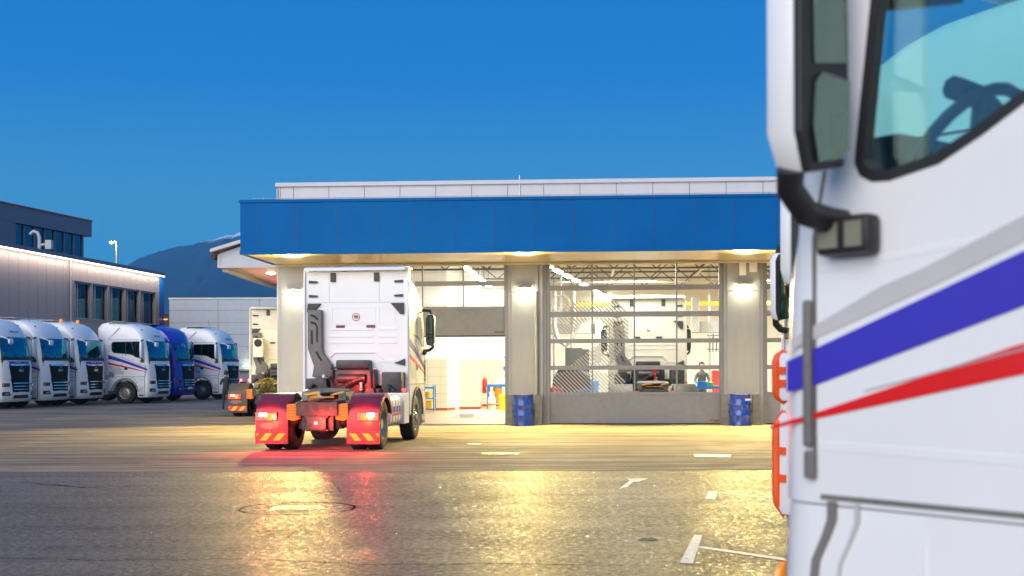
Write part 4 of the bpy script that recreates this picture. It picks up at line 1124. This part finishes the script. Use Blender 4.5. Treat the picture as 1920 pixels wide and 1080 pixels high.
# drums and guard posts
def drum(px, label, labelled=False, dent=0):
    p = W(bu(px,-.75,790), -.62); o = empty('oil_drum', p, -TH+dent, label, 'drum', 'blue drums at the pillars')
    r = .29
    prof_ = [(0,.02),(r-.01,.02),(r,.0),(r,.03),(r-.006,.05)]
    for z in (.29,.58): prof_ += [(r-.006,z-.03),(r+.008,z-.012),(r+.008,z+.012),(r-.006,z+.03)]
    prof_ += [(r-.006,.84),(r+.004,.86),(r+.004,.88),(r-.012,.88)]
    q = MB(); q.lathe(prof_, seg=36); q.build('drum_body', 'barrel', o, smooth=True)
    q = MB(); q.lathe([(r-.012,.876),(r-.02,.862),(.05,.862),(.05,.875),(0,.875)], seg=28); q.build('drum_lid', 'rust', o, smooth=True)
    if labelled:
        q = MB(); q.box(.02,.20,-.292,-.27,.70,.755); q.build('paper_label', 'paper', o)
drum(981, 'clean glossy blue drum by the pillar left of the closed bay')
drum(1389, 'worn blue drum with a small white label and rusty rim, right of the closed bay', True, .3)
for px,lab in ((954,'steel guard post left of the clean blue drum'),(1010,'steel guard post right of the clean blue drum'),(1359,'steel guard post left of the labelled drum'),(1418,'steel guard post right of the labelled drum')):
    q = MB(); q.prism([(-.10,-.08),(.10,-.08),(.10,.08),(.088,.08),(.088,-.066),(-.088,-.066),(-.088,.08),(-.10,.08)], 0, .86, 'z')
    q.box(-.11,.11,-.09,.09,.86,.872)
    mesh_thing('guard_post', lab, 'post', q, 'galv', 'steel guard posts at the pillars', W(bu(px,-.5,790),-.45))
for a,c,lab in ((954,1010,'steel cross rail behind the clean drum'),(1359,1418,'steel cross rail behind the labelled drum')):
    u0,u1 = bu(a,-.3,790),bu(c,-.3,790); q = MB(); q.box(0,u1-u0,-.03,.03,.33,.43); q.box(0,u1-u0,-.03,.03,.56,.60)
    for x in (.02,u1-u0-.06): q.box(x,x+.04,-.02,.02,.0,.60)
    mesh_thing('guard_rail', lab, 'rail', q, 'galv', None, W(u0,-.28), bevel=.004)
# things seen through the open bay
q = MB(); q.lathe([(0,.0),(.085,0),(.09,.02),(.09,.50),(.06,.58),(.03,.60),(.03,.64),(0,.64)], seg=18)
mp_ = at(908.5,52.5); o = empty('fire_extinguisher', (mp_.x,mp_.y,CAMH+(HOR-737)/F*52.5), 0, 'red fire extinguisher on the wall beside the blue workbench', 'fire extinguisher')
q.build('cylinder', 'pred', o, smooth=True); q = MB(); q.tube([(0,0,.64),(.06,-.05,.66),(.10,-.06,.58),(.10,-.04,.3)], .014, 6); q.build('hose', 'black', o)
def bench(px, d, w, h, label, m='pblue', dep=.6):
    p = at(px, d); o = empty('workbench', p, -TH, label, 'workbench')
    q = MB(); q.box(0,w,0,dep,h-.10,h); q.build('tabletop', m, o, bevel=.01)
    for x in (.0,w-.08):
        for y_ in (.0,dep-.08):
            q = MB(); q.box(x,x+.08,y_,y_+.08,0,h-.102); q.build('leg', m, o)
    q = MB(); q.box(.08,w-.08,.06,dep-.06,.22,.26); q.build('shelf', m, o)
    return o, p
o, p = bench(913, 51.0, .95, .98, 'blue workbench with machines beside the fire extinguisher')
q = MB(); q.box(0,.55,0,.3,0,.18); q.box(.25,.42,.05,.25,.18,.36); q.tube([(.3,.1,.36),(.33,.1,.45)], .05, 8)
mesh_thing('bench_machine', 'pale bench machine standing on the blue workbench', 'machine', q, 'iwall', None, (p.x+.30,p.y+.15,.98), bevel=.015)
q = MB(); q.box(-.10,.10,-.1,.1,0,.10); q.tube([(0,.05,.1),(0,.05,1.1)], .05, 8); q.box(-.16,.12,-.12,.14,.55,.72); q.box(-.10,.10,-.16,.1,.28,.40); q.tube([(0,0,.7),(-.05,0,1.0),(-.14,0,1.12)], .035, 8)
mesh_thing('pillar_drill', 'blue pillar drill at the right end of the workbench', 'drill', q, 'pblue', None, (p.x+.82,p.y+.2,.98), bevel=.01)
q = MB(); q.lathe([(0,0),(.14,0),(.15,.03),(.15,.42),(.11,.52),(.06,.55),(.06,.58),(0,.58)], seg=18); 
pp = at(922,50.4); o = empty('gas_bottle', pp, 0, 'squat beige gas bottle with orange band in front of the workbench', 'gas bottle'); q.build('bottle', 'cream', o, smooth=True)
q = MB(); q.lathe([(.151,.16),(.153,.16),(.153,.24),(.151,.24)], seg=18); q.build('band', 'chock', o)
q = MB(); q.lathe([(.08,.56),(.10,.57),(.10,.70),(.08,.70)], seg=14); q.build('collar', 'cream', o)
q = MB(); q.lathe([(0,0),(.17,0),(.18,.6),(.14,.64),(0,.64)], seg=16); mesh_thing('tan_canister', 'tan canister behind the gas bottle', 'canister', q, 'chock', None, at(933,51.2)+Vector((0,0,.26)), smooth=True)
q = MB(); q.box(-.2,.2,-.2,.2,0,.56); q.box(-.21,.21,-.21,.21,.56,.60); mesh_thing('yellow_bin', 'yellow bin at the right end of the workbench', 'bin', q, 'pyel', None, at(946,49.6), bevel=.02)
o = empty('tool_trolley', at(803,47.5), -TH, 'blue tool trolley partly hidden by the front wheel of the white truck', 'trolley')
q = MB(); q.box(-.25,.25,-.3,.3,.10,.14); q.box(-.25,.25,-.3,.3,.50,.54); q.box(-.25,.25,-.3,.3,.88,.94)
for x in (-.25,.21):
    for y_ in (-.3,.26): q.box(x,x+.04,y_,y_+.04,.06,1.0)
q.build('trolley_frame', 'pblue', o)
q = MB(); q.box(-.2,.15,-.2,.2,.145,.42); q.lathe([(0,.54),(.12,.54),(.12,.75),(0,.76)], (0,0,0), 'z', 12); q.build('tools', 'pyel', o)
# inspection pit edges
q = MB(); a = W(-2.9,4.2); 
for u0 in (bu(822,6,780), ):
    q.box(0,.10,0,7,0,.02); q.box(1.1,1.2,0,7,0,.02); q.box(.102,1.098,0,.08,0,.02)
    q.box(.35,.85,1.0,4.2,.0,.12)
mesh_thing('inspection_pit', 'pale steel edged inspection pit in the floor of the open bay', 'pit', q, 'paper', None, W(bu(835,4.5,780),4.6,.014))
# things behind the closed bay
o, p = bench(1304, 43.0, .95, 1.0, 'light blue workbench behind the right part of the closed glazed door')
q = MB(); q.box(0,.34,0,.3,0,.15); mesh_thing('blue_crate', 'blue crate on the light blue workbench', 'crate', q, 'pblue', None, (p.x+.08,p.y+.1,1.0), bevel=.01)
q = MB(); q.box(0,.18,0,.25,0,.13); mesh_thing('green_crate', 'small green crate on the light blue workbench', 'crate', q, 'pgreen', None, (p.x+.45,p.y+.1,1.0), bevel=.01)
for px,w_,h_,m,lab,dd in ((1029,.42,.40,'pred','red case at the left foot of the closed bay',39.3),(1078,.62,.32,'pblue','blue tool box behind the bottom left panes',39.6)):
    q = MB(); q.box(0,w_,0,.35,0,h_); q.box(w_*.3,w_*.7,.15,.18,h_,h_+.06); mesh_thing('tool_case', lab, 'tool case', q, m, None, at(px,dd)+Vector((0,0,.62)), bevel=.02)
    q = MB(); q.box(-.03,w_+.03,0,.4,0,.615); mesh_thing('cabinet', 'grey cabinet under the '+lab.split(' at')[0].split(' behind')[0], 'cabinet', q, 'dgrey', None, at(px,dd), bevel=.01)
# column lift + machine in left of closed bay
q = MB(); q.box(0,.62,0,.5,0,2.35); q.box(.62,.86,.1,.4,0,2.3); q.box(.15,.45,-.02,.0,1.55,1.68)
mesh_thing('lift_column', 'dark grey lift column behind the left panes of the closed bay', 'lift', q, 'dgrey', None, at(1060,46), bevel=.02)
q = MB(); q.prism([(0,0),(1.35,0),(1.30,.8),(.95,1.05),(.25,1.05),(.05,.7)], 0,.9,'y'); q.tube([(.15,-.02,.2),(.15,-.02,.8),(.4,-.02,.98),(.95,-.02,.98),(1.2,-.02,.7),(1.2,-.02,.2)], .05, 8)
mesh_thing('engine_crate', 'dark engine unit on the floor behind the lower left panes', 'machine', q, 'chassis', None, at(1034,43)+Vector((0,0,.55)), bevel=.03)
def cabinet(px, d, w, h, m, label, z=0):
    o = empty('tool_cabinet', at(px,d)+Vector((0,0,z)), -TH, label, 'cabinet')
    q = MB(); q.box(0,w,0,.5,.08,h); q.build('cabinet_body', m, o, bevel=.015)
    n = max(2,int(h/.28))
    for k in range(n):
        z0 = .12+(h-.16)*k/n; q = MB(); q.box(.03,w-.03,-.012,-.001,z0,z0+(h-.16)/n-.03); q.box(w*.3,w*.7,-.03,-.013,z0+.06,z0+.08); q.build('drawer', m, o, bevel=.004)
cabinet(1150,56,1.2,1.9,'ductg','tall grey cabinet at the back wall behind the second pane column')
cabinet(1336,54,.9,1.5,'pred','red drawer cabinet at the back wall at the right of the closed bay')
cabinet(1082,47,.8,1.15,'pblue','blue drawer cabinet behind the hatched number on the glass')
q = MB(); q.tube([(0,0,4.6),(0,0,3.2),(.15,0,2.7),(.45,0,2.5),(.7,0,2.75),(.75,0,3.4),(.75,0,4.6)], .09, 10)
mesh_thing('exhaust_hose', 'grey exhaust hose hanging in a loop behind the upper left panes', 'hose', q, 'ductg', None, at(1040,50), smooth=True)
q = MB(); q.lathe([(.32,-.1),(.36,-.1),(.36,.1),(.32,.1),(.32,-.1)], (0,0,0), 'y', 24); q.tube([(0,0,.3),(0,0,1.2)], .03, 6); q.box(-.05,.05,-.05,.05,-.32,.32)
mesh_thing('hose_reel', 'round hose reel hanging behind the left panes of the closed bay', 'reel', q, 'ductg', None, at(1052,48,570), smooth=True)
q = MB()
for k in range(6): q.tube([(.15*k,0,0),(.15*k+.02,0,.5+.3*(k%2))], .03, 6)
q.box(-.1,.95,-.02,.02,.1,.14); q.box(-.1,.95,-.02,.02,.7,.74)
mesh_thing('tool_rack', 'rack of tools on the back wall above the red cabinet', 'rack', q, 'truss', None, at(1330,56,660))
# ---- people
def person(loc, rz_, joints, radii, links, label, clothes, scale=1.0):
    root_ = bpy.data.meshes.new('person'); bm = bmesh.new(); vs = [bm.verts.new(Vector(j)*scale) for j in joints]
    for a,c in links: bm.edges.new((vs[a],vs[c]))
    bm.to_mesh(root_); bm.free()
    o = bpy.data.objects.new('person', root_); COL.objects.link(o)
    sk = o.modifiers.new('skin','SKIN'); 
    for i,r in enumerate(radii): root_.skin_vertices[0].data[i].radius = (r*scale, r*scale) if not isinstance(r,tuple) else (r[0]*scale, r[1]*scale)
    root_.skin_vertices[0].data[0].use_root = True
    sb = o.modifiers.new('sub','SUBSURF'); sb.levels = 2; sb.render_levels = 2
    bpy.context.view_layer.update(); dg = bpy.context.evaluated_depsgraph_get()
    me = bpy.data.meshes.new_from_object(o.evaluated_get(dg)); o.modifiers.clear(); o.data = me
    for m in clothes[0]: me.materials.append(M[m])
    for p in me.polygons:
        p.material_index = clothes[1](p.center/scale); p.use_smooth = True
    o.location = loc; o.rotation_euler = (0,0,rz_); tag(o, label, 'person')
    return o
# local: faces +Y
J = [(0,0,.93),(0,-.01,1.12),(0,0,1.30),(0,.0,1.44),(0,.02,1.54),(0,.035,1.62),(0,.03,1.70),(0,.02,1.76),
     (.17,0,1.40),(.25,.08,1.18),(.13,.30,1.38),(.07,.36,1.44), (-.17,0,1.40),(-.25,.08,1.18),(-.13,.30,1.38),(-.07,.36,1.44),
     (.09,0,.88),(.11,.03,.50),(.12,-.02,.10),(.12,.13,.04), (-.09,0,.88),(-.11,.06,.50),(-.12,.05,.10),(-.12,.20,.04)]
RR = [(.15,.11),(.14,.10),(.17,.11),(.09,.08),(.055,.06),(.075,.085),(.08,.095),(.06,.07),(.07,.07),(.05,.05),(.038,.038),(.03,.02),(.07,.07),(.05,.05),(.038,.038),(.03,.02),(.095,.10),(.065,.07),(.045,.045),(.04,.03),(.095,.10),(.065,.07),(.045,.045),(.04,.03)]
LK = [(0,1),(1,2),(2,3),(3,4),(4,5),(5,6),(6,7),(3,8),(8,9),(9,10),(10,11),(3,12),(12,13),(13,14),(14,15),(0,16),(16,17),(17,18),(18,19),(0,20),(20,21),(21,22),(22,23)]
def hands(o, sc, pts):
    for (x,y,z),sx in pts:
        b = MB()
        for k in range(4): b.tube([(x+sx*(.0),y+.0,z+.012*k-.02),(x-sx*.02,y+.035,z+.012*k-.015),(x-sx*.045,y+.03,z+.012*k-.015)], .007, 5)
        b.tube([(x,y-.01,z+.02),(x-sx*.02,y+.01,z+.045)], .008, 5)
        b.build('hand', 'skin', o, smooth=True)
def face_bits(o, hairm='hair', cap=False):
    h = MB(); h.lathe([(0,.115),(.05,.108),(.09,.07),(.105,.02),(.10,-.04),(.085,-.08)], (0,-.005,1.715), 'z', 18)
    for v in h.bm.verts:
        if v.co.y > .05 and v.co.z < 1.74: v.co.y = .05
    h.build('hair', hairm, o, smooth=True)
    n = MB(); n.lathe([(0,.035),(.012,.02),(.016,0),(0,-.012)], (0,.125,1.645), 'z', 8); n.build('nose', 'skin', o, smooth=True)
    e = MB()
    for s in (-1,1): e.lathe([(0,-.008),(.012,0),(0,.008)], (.032*s,.112,1.675), 'y', 8)
    e.build('eye', 'black', o)
    m_ = MB(); m_.box(-.022,.022,.108,.116,1.600,1.607); m_.build('mouth', 'skirt', o)
def cl1(c): 
    if c.z > 1.56: return 2
    if c.y > .31 and c.z > 1.3: return 2
    return 1 if c.z < .90 else 0
pp = at(424,51.2)
o = person(pp, R(18), J, RR, LK, 'person in dark clothes holding up a phone to photograph the parked trucks', (['jacket','trouser','skin'],cl1), 1.0)
o.scale = (.86,.86,.86); face_bits(o); hands(o,1,[((.06,.38,1.44),1),((-.06,.38,1.44),-1)])
q = MB(); q.box(-.075,.075,.40,.41,1.42,1.50); ph = q.build('phone', 'phone'); ph.location = o.location; ph.rotation_euler = o.rotation_euler; ph.scale = o.scale
tag(ph, 'glowing phone held up by the person in dark clothes', 'phone')
def cl2(c):
    if c.z > 1.55: return 1
    if c.y > .33 and c.z < 1.2: return 1
    return 0
J2 = [Vector(j) for j in J]; J2[10] = Vector((.18,.26,1.06)); J2[11] = Vector((.14,.36,1.04)); J2[14] = Vector((-.18,.26,1.06)); J2[15] = Vector((-.14,.36,1.04))
pp = at(1316,44.3)
o = person(pp, R(180), J2, RR, LK, 'person in grey overalls working at the light blue workbench inside the hall', (['overall','skin'],cl2), 1.0)
face_bits(o); hands(o,1,[((.14,.38,1.04),1),((-.14,.38,1.04),-1)])
# ================================================================ ANNEX ROOF beyond the first pillar
A = empty('annex_canopy', (0,0,0), 0, 'white pitched canopy roof sticking out behind the left pillar', 'canopy')
d = 40.0
def ap(px,py,dd=d): 
    x,y = unroll(px,py); return Vector(((x-960)/F*dd, dd, CAMH+(HOR-y)/F*dd))
P = [ap(411,498),ap(411,476),ap(450,462),ap(520,440),ap(560,430),ap(560,500)]
b = MB(); b.prism([(p.x,p.z) for p in P], d, d+.15, 'y'); b.build('gable_panel', 'panelw', A)
b = MB(); z0 = ap(411,500).z; b.box(P[0].x-.05,ap(560,500).x,d-.03,d+.12,z0-.04,z0+.03); b.box(P[0].x-.05,P[0].x+.03,d-.02,d-.002,z0+.03,ap(411,478).z)
for px in (457,): x = ap(px,480).x; b.box(x-.008,x+.008,d-.01,d-.002,z0+.04,ap(px,462).z)
b.build('gable_trim', 'gfilm', A)
b = MB(); a0,a1 = ap(397,474),ap(560,424); b.prism([(a0.x,a0.z),(a1.x,a1.z),(a1.x,a1.z+.10),(a0.x,a0.z+.10)], d-.25, d+9, 'y'); b.build('roof', 'panel', A)
b = MB(); b.box(P[0].x,ap(560,500).x,d+.151,d+9,z0-.02,z0+.02); b.build('soffit', 'soffit', A)
b = MB(); xg = ap(418,500).x-.05; b.tube([(a0.x+.06,d-.1,a0.z-.12),(a0.x+.06,d+9,a0.z-.12)], .085, 10); b.build('gutter', 'bark', A, smooth=True)
b = MB(); b.box(xg,xg+.12,d+.16,d+9,z0-.16,z0-.03); b.build('soffit_edge', 'panel', A, bevel=.02)
o = empty('soffit_lamp', ap(508,512,42.5), 0, 'small greenish lamp under the white canopy roof left of the hall', 'lamp')
q = MB(); q.lathe([(0,.08),(.15,.08),(.17,0)], seg=18); q.build('lamp_housing', 'alu', o, smooth=True); q = MB(); q.lathe([(.16,0),(.10,-.04),(0,-.05)], seg=18); q.build('lamp_diffuser', 'glampglow', o, smooth=True)
lamp('lamp_light', 'SPOT', (0,0,-.1), 520, (1,.78,.30), o, .1, (0,0,0), spot=R(170), blend=.5)
# bush
pp = at(502,43.0); o = empty('potted_bush', pp, 0, 'bushy yellow green shrub in a pot left of the hall pillar', 'plant')
q = MB(); q.lathe([(0,0),(.22,0),(.28,.35),(.26,.36),(.24,.30),(0,.30)], seg=18); q.build('pot', 'terra', o, smooth=True)
q = MB()
for k in range(9): a = k*.7; q.tube([(0,0,.3),(.12*cos(a),.12*sin(a),.7),(.3*cos(a),.3*sin(a),1.05)], .012, 5)
q.build('stem', 'bark', o)
q = MB()
for k in range(1500):
    a = random.uniform(0,2*pi); h = random.random(); rr = (.33+.12*sin(a*3+h*5))*math.sqrt(random.random())*(1-.45*abs(h-.45)); c = Vector((rr*cos(a),rr*sin(a),.38+h*.95)); 
    e = Vector((random.gauss(0,1),random.gauss(0,1),random.gauss(0,1))).normalized()*.035; f_ = e.orthogonal().normalized()*.018
    q.face([c-e,c+f_,c+e,c-f_])
q.build('foliage', 'leaf', o)

# ================================================================ LEFT GREY BUILDING
def lb_pt(px, py_top_off): pass
XR, YR, HB = (308-960)/F*95, 95.0, CAMH+180/F*95
YLn = 240/180; dl = 95/YLn; XL = (-960)/F*dl
dirv = Vector((XL-XR, dl-95, 0)).normalized()
B_ = empty('office_building', (XR,YR,0), math.atan2(dirv.y, dirv.x), 'grey panelled building on the left with a glowing light strip along its roof edge', 'building')
# local +X runs along the wall towards the camera; local +Y ... points to the yard side or away
inv = B_.matrix_basis.inverted() if False else (Matrix.Translation((XR,YR,0)) @ Matrix.Rotation(math.atan2(dirv.y,dirv.x),4,'Z')).inverted()
yard = (inv.to_3x3() @ Vector((1,0,0))).y; sy = 1 if yard > 0 else -1
def lx(px):
    """local x along the wall at picture column px"""
    rx = (px-960)/F; o_ = inv @ Vector((0,0,0)); dd = inv.to_3x3() @ Vector((rx,1,0)); t = -o_.y/dd.y; return (o_+dd*t).x, t
def lz(py, px): _, t = lx(px); return CAMH+(HOR-py)/F*t
L = lx(0)[0]+34
def sb(b, x0,x1,y0,y1,z0,z1): b.box(min(x0,x1),max(x0,x1),min(y0*sy,y1*sy),max(y0*sy,y1*sy),z0,z1)
wins = [(140,168,526,597),(173,199,531,600),(205,231,536,601),(235,259,540,602),(264,289,545,604)]
wl = []
for x0,x1,yt,yb_ in wins:
    a, c = lx(x1)[0], lx(x0)[0]; wl.append((a,c))
zw0, zw1 = lz(600,200), lz(533,200)
b = MB(); w0, w1 = wl[-1][0], wl[0][1]
sb(b,.9,w0,-.3,0,0,HB-.25); sb(b,w1,L,-.3,0,0,HB-.25); sb(b,w0,w1,-.3,0,0,zw0); sb(b,w0,w1,-.3,0,zw1,HB-.25)
for (a,c),(a2,c2) in zip(wl, wl[1:]): sb(b,c2,a,-.3,0,zw0,zw1)
b.build('facade', 'gwall', B_)
b = MB(); sb(b,0,.9,-12,.01,0,HB-.25); b.build('corner_panel', 'bcorner', B_)
b = MB(); sb(b,1.0,L,-14,-.4,0,HB-.35); b.build('building_body', 'ggwall', B_)
b = MB(); sb(b,-.05,L,-.5,.10,HB-.25,HB); b.build('roof_edge', 'ggwall', B_)
b = MB(); sb(b,.02,L,.02,.08,HB-.32,HB-.252); b.build('light_strip', 'led', B_)
b = MB(); x = 1.6
while x < L: sb(b,x-.012,x+.012,.0,.004,.1,HB-.26); x += 1.12
b.build('panel_joint', 'ggwall', B_)
b = MB(); xx = lx(131)[0]; b.tube([(xx,.08*sy,0),(xx,.08*sy,HB-.3)], .05, 8); b.build('downpipe', 'alu', B_)
fills = ['room','blind','blind','curtain','room']
for k,(a,c) in enumerate(wl):
    q = MB(); sb(q,a,c,-.02,.03,zw1-.10,zw1); sb(q,a,c,-.02,.03,zw0,zw0+.10); sb(q,a,a+.12,-.02,.03,zw0+.1,zw1-.1); sb(q,c-.12,c,-.02,.03,zw0+.1,zw1-.1); sb(q,a-.04,c+.04,.0,.16,zw1,zw1+.05); sb(q,a-.05,a-.0,.0,.14,zw0,zw1)
    sb(q,c-.45,c-.36,-.02,.02,zw0+.1,zw1-.1)
    w = q.build('window', 'wframe', B_)
    q = MB(); sb(q,a+.12,c-.12,-.10,-.09,zw0+.1,zw1-.1); q.build('pane', 'dwin', w)
    q = MB(); sb(q,a+.05,c-.05,-.38,-.30,zw0,zw1); q.build('room_backing', fills[k], w)
ll = MB(); sb(ll, .1,.3,.1,.3,lz(597,302),lz(596,302)+.03); ll.build('corner_lamp', 'slamp', B_)
lamp('strip_light', 'AREA', (L/2,.55*sy,HB-.45), 650, (1,.80,.64), B_, L, aim((0,-.35*sy,-1)), .10)
# upper storey
XU, YU = (173-960)/F*100, 100.0; du = 100/ (312/275)
XU2 = -960/F*du; dv = Vector((XU2-XU, du-100, 0)).normalized()
U = empty('upper_storey', (XU,YU,0), math.atan2(dv.y,dv.x), 'darker upper storey with a window band set back above the light strip', 'building')
inu = (Matrix.Translation((XU,YU,0)) @ Matrix.Rotation(math.atan2(dv.y,dv.x),4,'Z')).inverted()
def ux(px):
    rx = (px-960)/F; o_ = inu @ Vector((0,0,0)); dd = inu.to_3x3() @ Vector((rx,1,0)); t = -o_.y/dd.y; return (o_+dd*t).x, t
def uz(py, px): return CAMH+(HOR-py)/F*ux(px)[1]
su = 1 if (inu.to_3x3() @ Vector((1,0,0))).y > 0 else -1
def sbu(b, x0,x1,y0,y1,z0,z1): b.box(min(x0,x1),max(x0,x1),min(y0*su,y1*su),max(y0*su,y1*su),z0,z1)
zt_u, zf = uz(413,172), uz(441,172); LU = ux(0)[0]+20; xb0, xb1 = ux(161)[0], ux(31)[0]
b = MB(); sbu(b,0,LU,-10,0,zf,zt_u); sbu(b,xb1,LU,-9,-.02,5,zf); sbu(b,.5,xb1,-9,-1.2,5,zf); b.build('facade', 'ggwall', U)
b = MB(); sbu(b,-.05,LU,-.3,.05,zt_u,zt_u+.12); b.build('roof_edge', 'skirt', U)
b = MB(); sbu(b,xb0,xb1,-.32,-.30,uz(474,161)-1.2,zf-.02); b.build('window_band', 'dwin', U)
b = MB(); n = 7
for k in range(n+1): x = xb0+(xb1-xb0)*k/n; sbu(b,x-.08,x+.08,-.3,-.2,5,zf-.01)
b.build('window_mullion', 'ggwall', U)
b = MB(); sbu(b,.52,xb1-.1,-.9,-.85,5,zf-.05); b.build('room_backing', 'blind', U)
# roof vents / exhaust on the roof
p = at(74,86,470); o = empty('roof_vent', (p.x,p.y,HB-.4), 0, 'curved white vent pipe on the grey roof in front of the window band', 'vent pipe')
z = p.z-HB+.4
q = MB(); q.tube([(0,0,0),(0,0,z+.9),(-.12,0,z+1.2),(-.4,0,z+1.3),(-.62,0,z+1.1)], .12, 10); q.tube([(0,0,z+.35),(.5,0,z+.45)], .09, 8); q.box(.45,.85,-.2,.2,z+.1,z+.7); q.build('pipe', 'panel', o, smooth=True)
# street lamp beyond the roof
p = at(219,112,455); o = empty('street_lamp', (p.x,p.y,0), 0, 'glowing orange street lamp behind the grey building', 'street lamp')
q = MB(); q.tube([(0,0,0),(0,0,p.z)], .14, 10, .09); q.tube([(0,0,p.z),(-.15,0,p.z+.12),(-.5,0,p.z+.12)], .07, 8); q.build('pole', 'alu', o, smooth=True)
q = MB(); q.lathe([(0,.12),(.20,.08),(.24,0),(.20,-.03)], (-.45,0,p.z+.08), 'z', 16); q.build('lamp_head', 'alu', o, smooth=True)
q = MB(); q.lathe([(.20,0),(.18,-.12),(0,-.18)], (-.45,0,p.z+.07), 'z', 16); q.build('lamp_glass', 'slamp', o, smooth=True)
lamp('lamp_light', 'POINT', (-.45,-.3,p.z-.35), 250, (1,.42,.10), o, .15)
# white panel hall behind
dH = 92.0
p0, p1 = at(318,dH), at(900,dH); zH = at(318,dH,561).z; zHb = at(400,dH,692).z
Wh = empty('white_hall', (p0.x,p0.y,0), 0, 'pale blue white panelled hall behind the parked trucks', 'building')
Lh = p1.x-p0.x
b = MB(); b.box(0,Lh,0,14,zHb,zH); b.build('wall', 'panelw', Wh)
b = MB(); b.box(.05,Lh,.5,14,0,zHb-.002); b.build('base_wall', 'panelw', Wh)
b = MB(); b.box(-.05,Lh,-.05,.3,zH,zH+.10); b.build('coping', 'paper', Wh)
b = MB()
for px in (409.5,487): x = at(px,dH).x-p0.x; b.box(x-.02,x+.02,-.006,-.001,zHb,zH-.01)
for py in (582,605,627,650,671): z = at(400,dH,py).z; b.box(0,Lh,-.006,-.001,z-.015,z+.015)
b.box(0,Lh,-.03,.2,zHb-.10,zHb-.003)
b.build('panel_joint', 'wframe', Wh)
p = at(462,dH-.4,686); o = empty('wall_lamp', p, 0, 'tiny pale lamp on the base of the white panelled hall', 'lamp'); q = MB(); q.box(-.2,.2,-.1,.1,-.03,.03); q.build('lamp_diffuser', 'glampglow', o, bevel=.02)
# small pink building
p = at(315,100,640); b = MB(); b.box(-.4,1.0,0,6,0,at(315,100,590).z); b.box(-.5,1.1,-.1,6.1,at(315,100,590).z,at(315,100,588).z)
mesh_thing('pink_house', 'narrow strip of a pinkish building between the blue corner and the white hall', 'building', b, 'pink', None, (p.x,p.y,0), 0)
# trailer with red marker lamps
p = at(414,84); T = empty('trailer', (p.x,p.y,0), R(4), 'low dark trailer edged with a string of red marker lamps behind the last truck', 'trailer')
q = MB(); q.box(0,7.5,0,2.4,.75,1.0); q.box(0,7.5,.0,.06,1.0,1.25); q.build('deck', 'wframe', T, bevel=.02)
for x in (1.2,2.5,3.8):
    q = MB(); q.lathe([(0,0),(.45,0),(.5,.1),(.5,.3),(0,.3)], (x,.1,.5), 'y', 20); q.build('wheel', 'rubber', T, smooth=True)
for k in range(9):
    q = MB(); q.lathe([(0,-.04),(.07,-.03),(.08,0)], (.2+k*.55,-.01,.88), 'y', 10); q.build('marker_lamp', 'rled', T, smooth=True)
lamp('marker_glow', 'AREA', (2.4,-.25,.95), 90, (1,.05,.08), T, 4.5, aim((0,-1,-.1)), .2)

# ================================================================ MOUNTAIN
ridge = [(-400,560),(0,540),(120,530),(200,512),(245,492),(262,480),(285,472),(310,465),(345,457),(375,452),(400,447),(420,440),(432,435),(440,438),(452,430),(480,428),(560,440),(700,450),(1000,455),(1600,470),(2400,500)]
def ridge_y(px):
    for a,c in zip(ridge, ridge[1:]):
        if a[0] <= px <= c[0]: t = (px-a[0])/(c[0]-a[0]); return a[1]+(c[1]-a[1])*t
    return 500
from mathutils import noise as mno
rowsM = []
dM = 3200.0
for j in range(26):
    t = j/25; row = []
    dd = 1500+(dM-1500)*t
    for i in range(401):
        px = -400+2800*i/400; n1 = mno.noise(Vector((px*.035, j*.35, 0))); n2 = mno.noise(Vector((px*.3, j*1.3, 5)))
        zr = (HOR-ridge_y(px)+ n2*1.6*t)/F*dM
        z = zr*(t**.85) + n1*14*t*(1-t)*2.0
        z += 5*mno.noise(Vector((px*.9, j*3.1, 9)))*t
        row.append(((px-960)/F*dM*(.6+.4*t), dd + n1*60*(1-t), z))
    rowsM.append(row)
rowsM.append([(x,y+900,0) for x,y,z in rowsM[-1]])
g = MB(); g.grid(rowsM)
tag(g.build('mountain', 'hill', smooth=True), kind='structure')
# haze
hz = MB(); hz.box(-3500,3500,-60,5200,-1,430)
hm = bpy.data.materials.new('haze_air'); hm.use_nodes = True; t = hm.node_tree; t.nodes.remove(t.nodes['Principled BSDF'])
pv = t.nodes.new('ShaderNodeVolumePrincipled'); pv.inputs['Color'].default_value = (.08,.52,1,1); pv.inputs['Density'].default_value = 1.5e-4
t.links.new(pv.outputs[0], t.nodes['Material Output'].inputs['Volume'])
HAZE = True
if HAZE: tag(hz.build('haze', hm), kind='stuff')
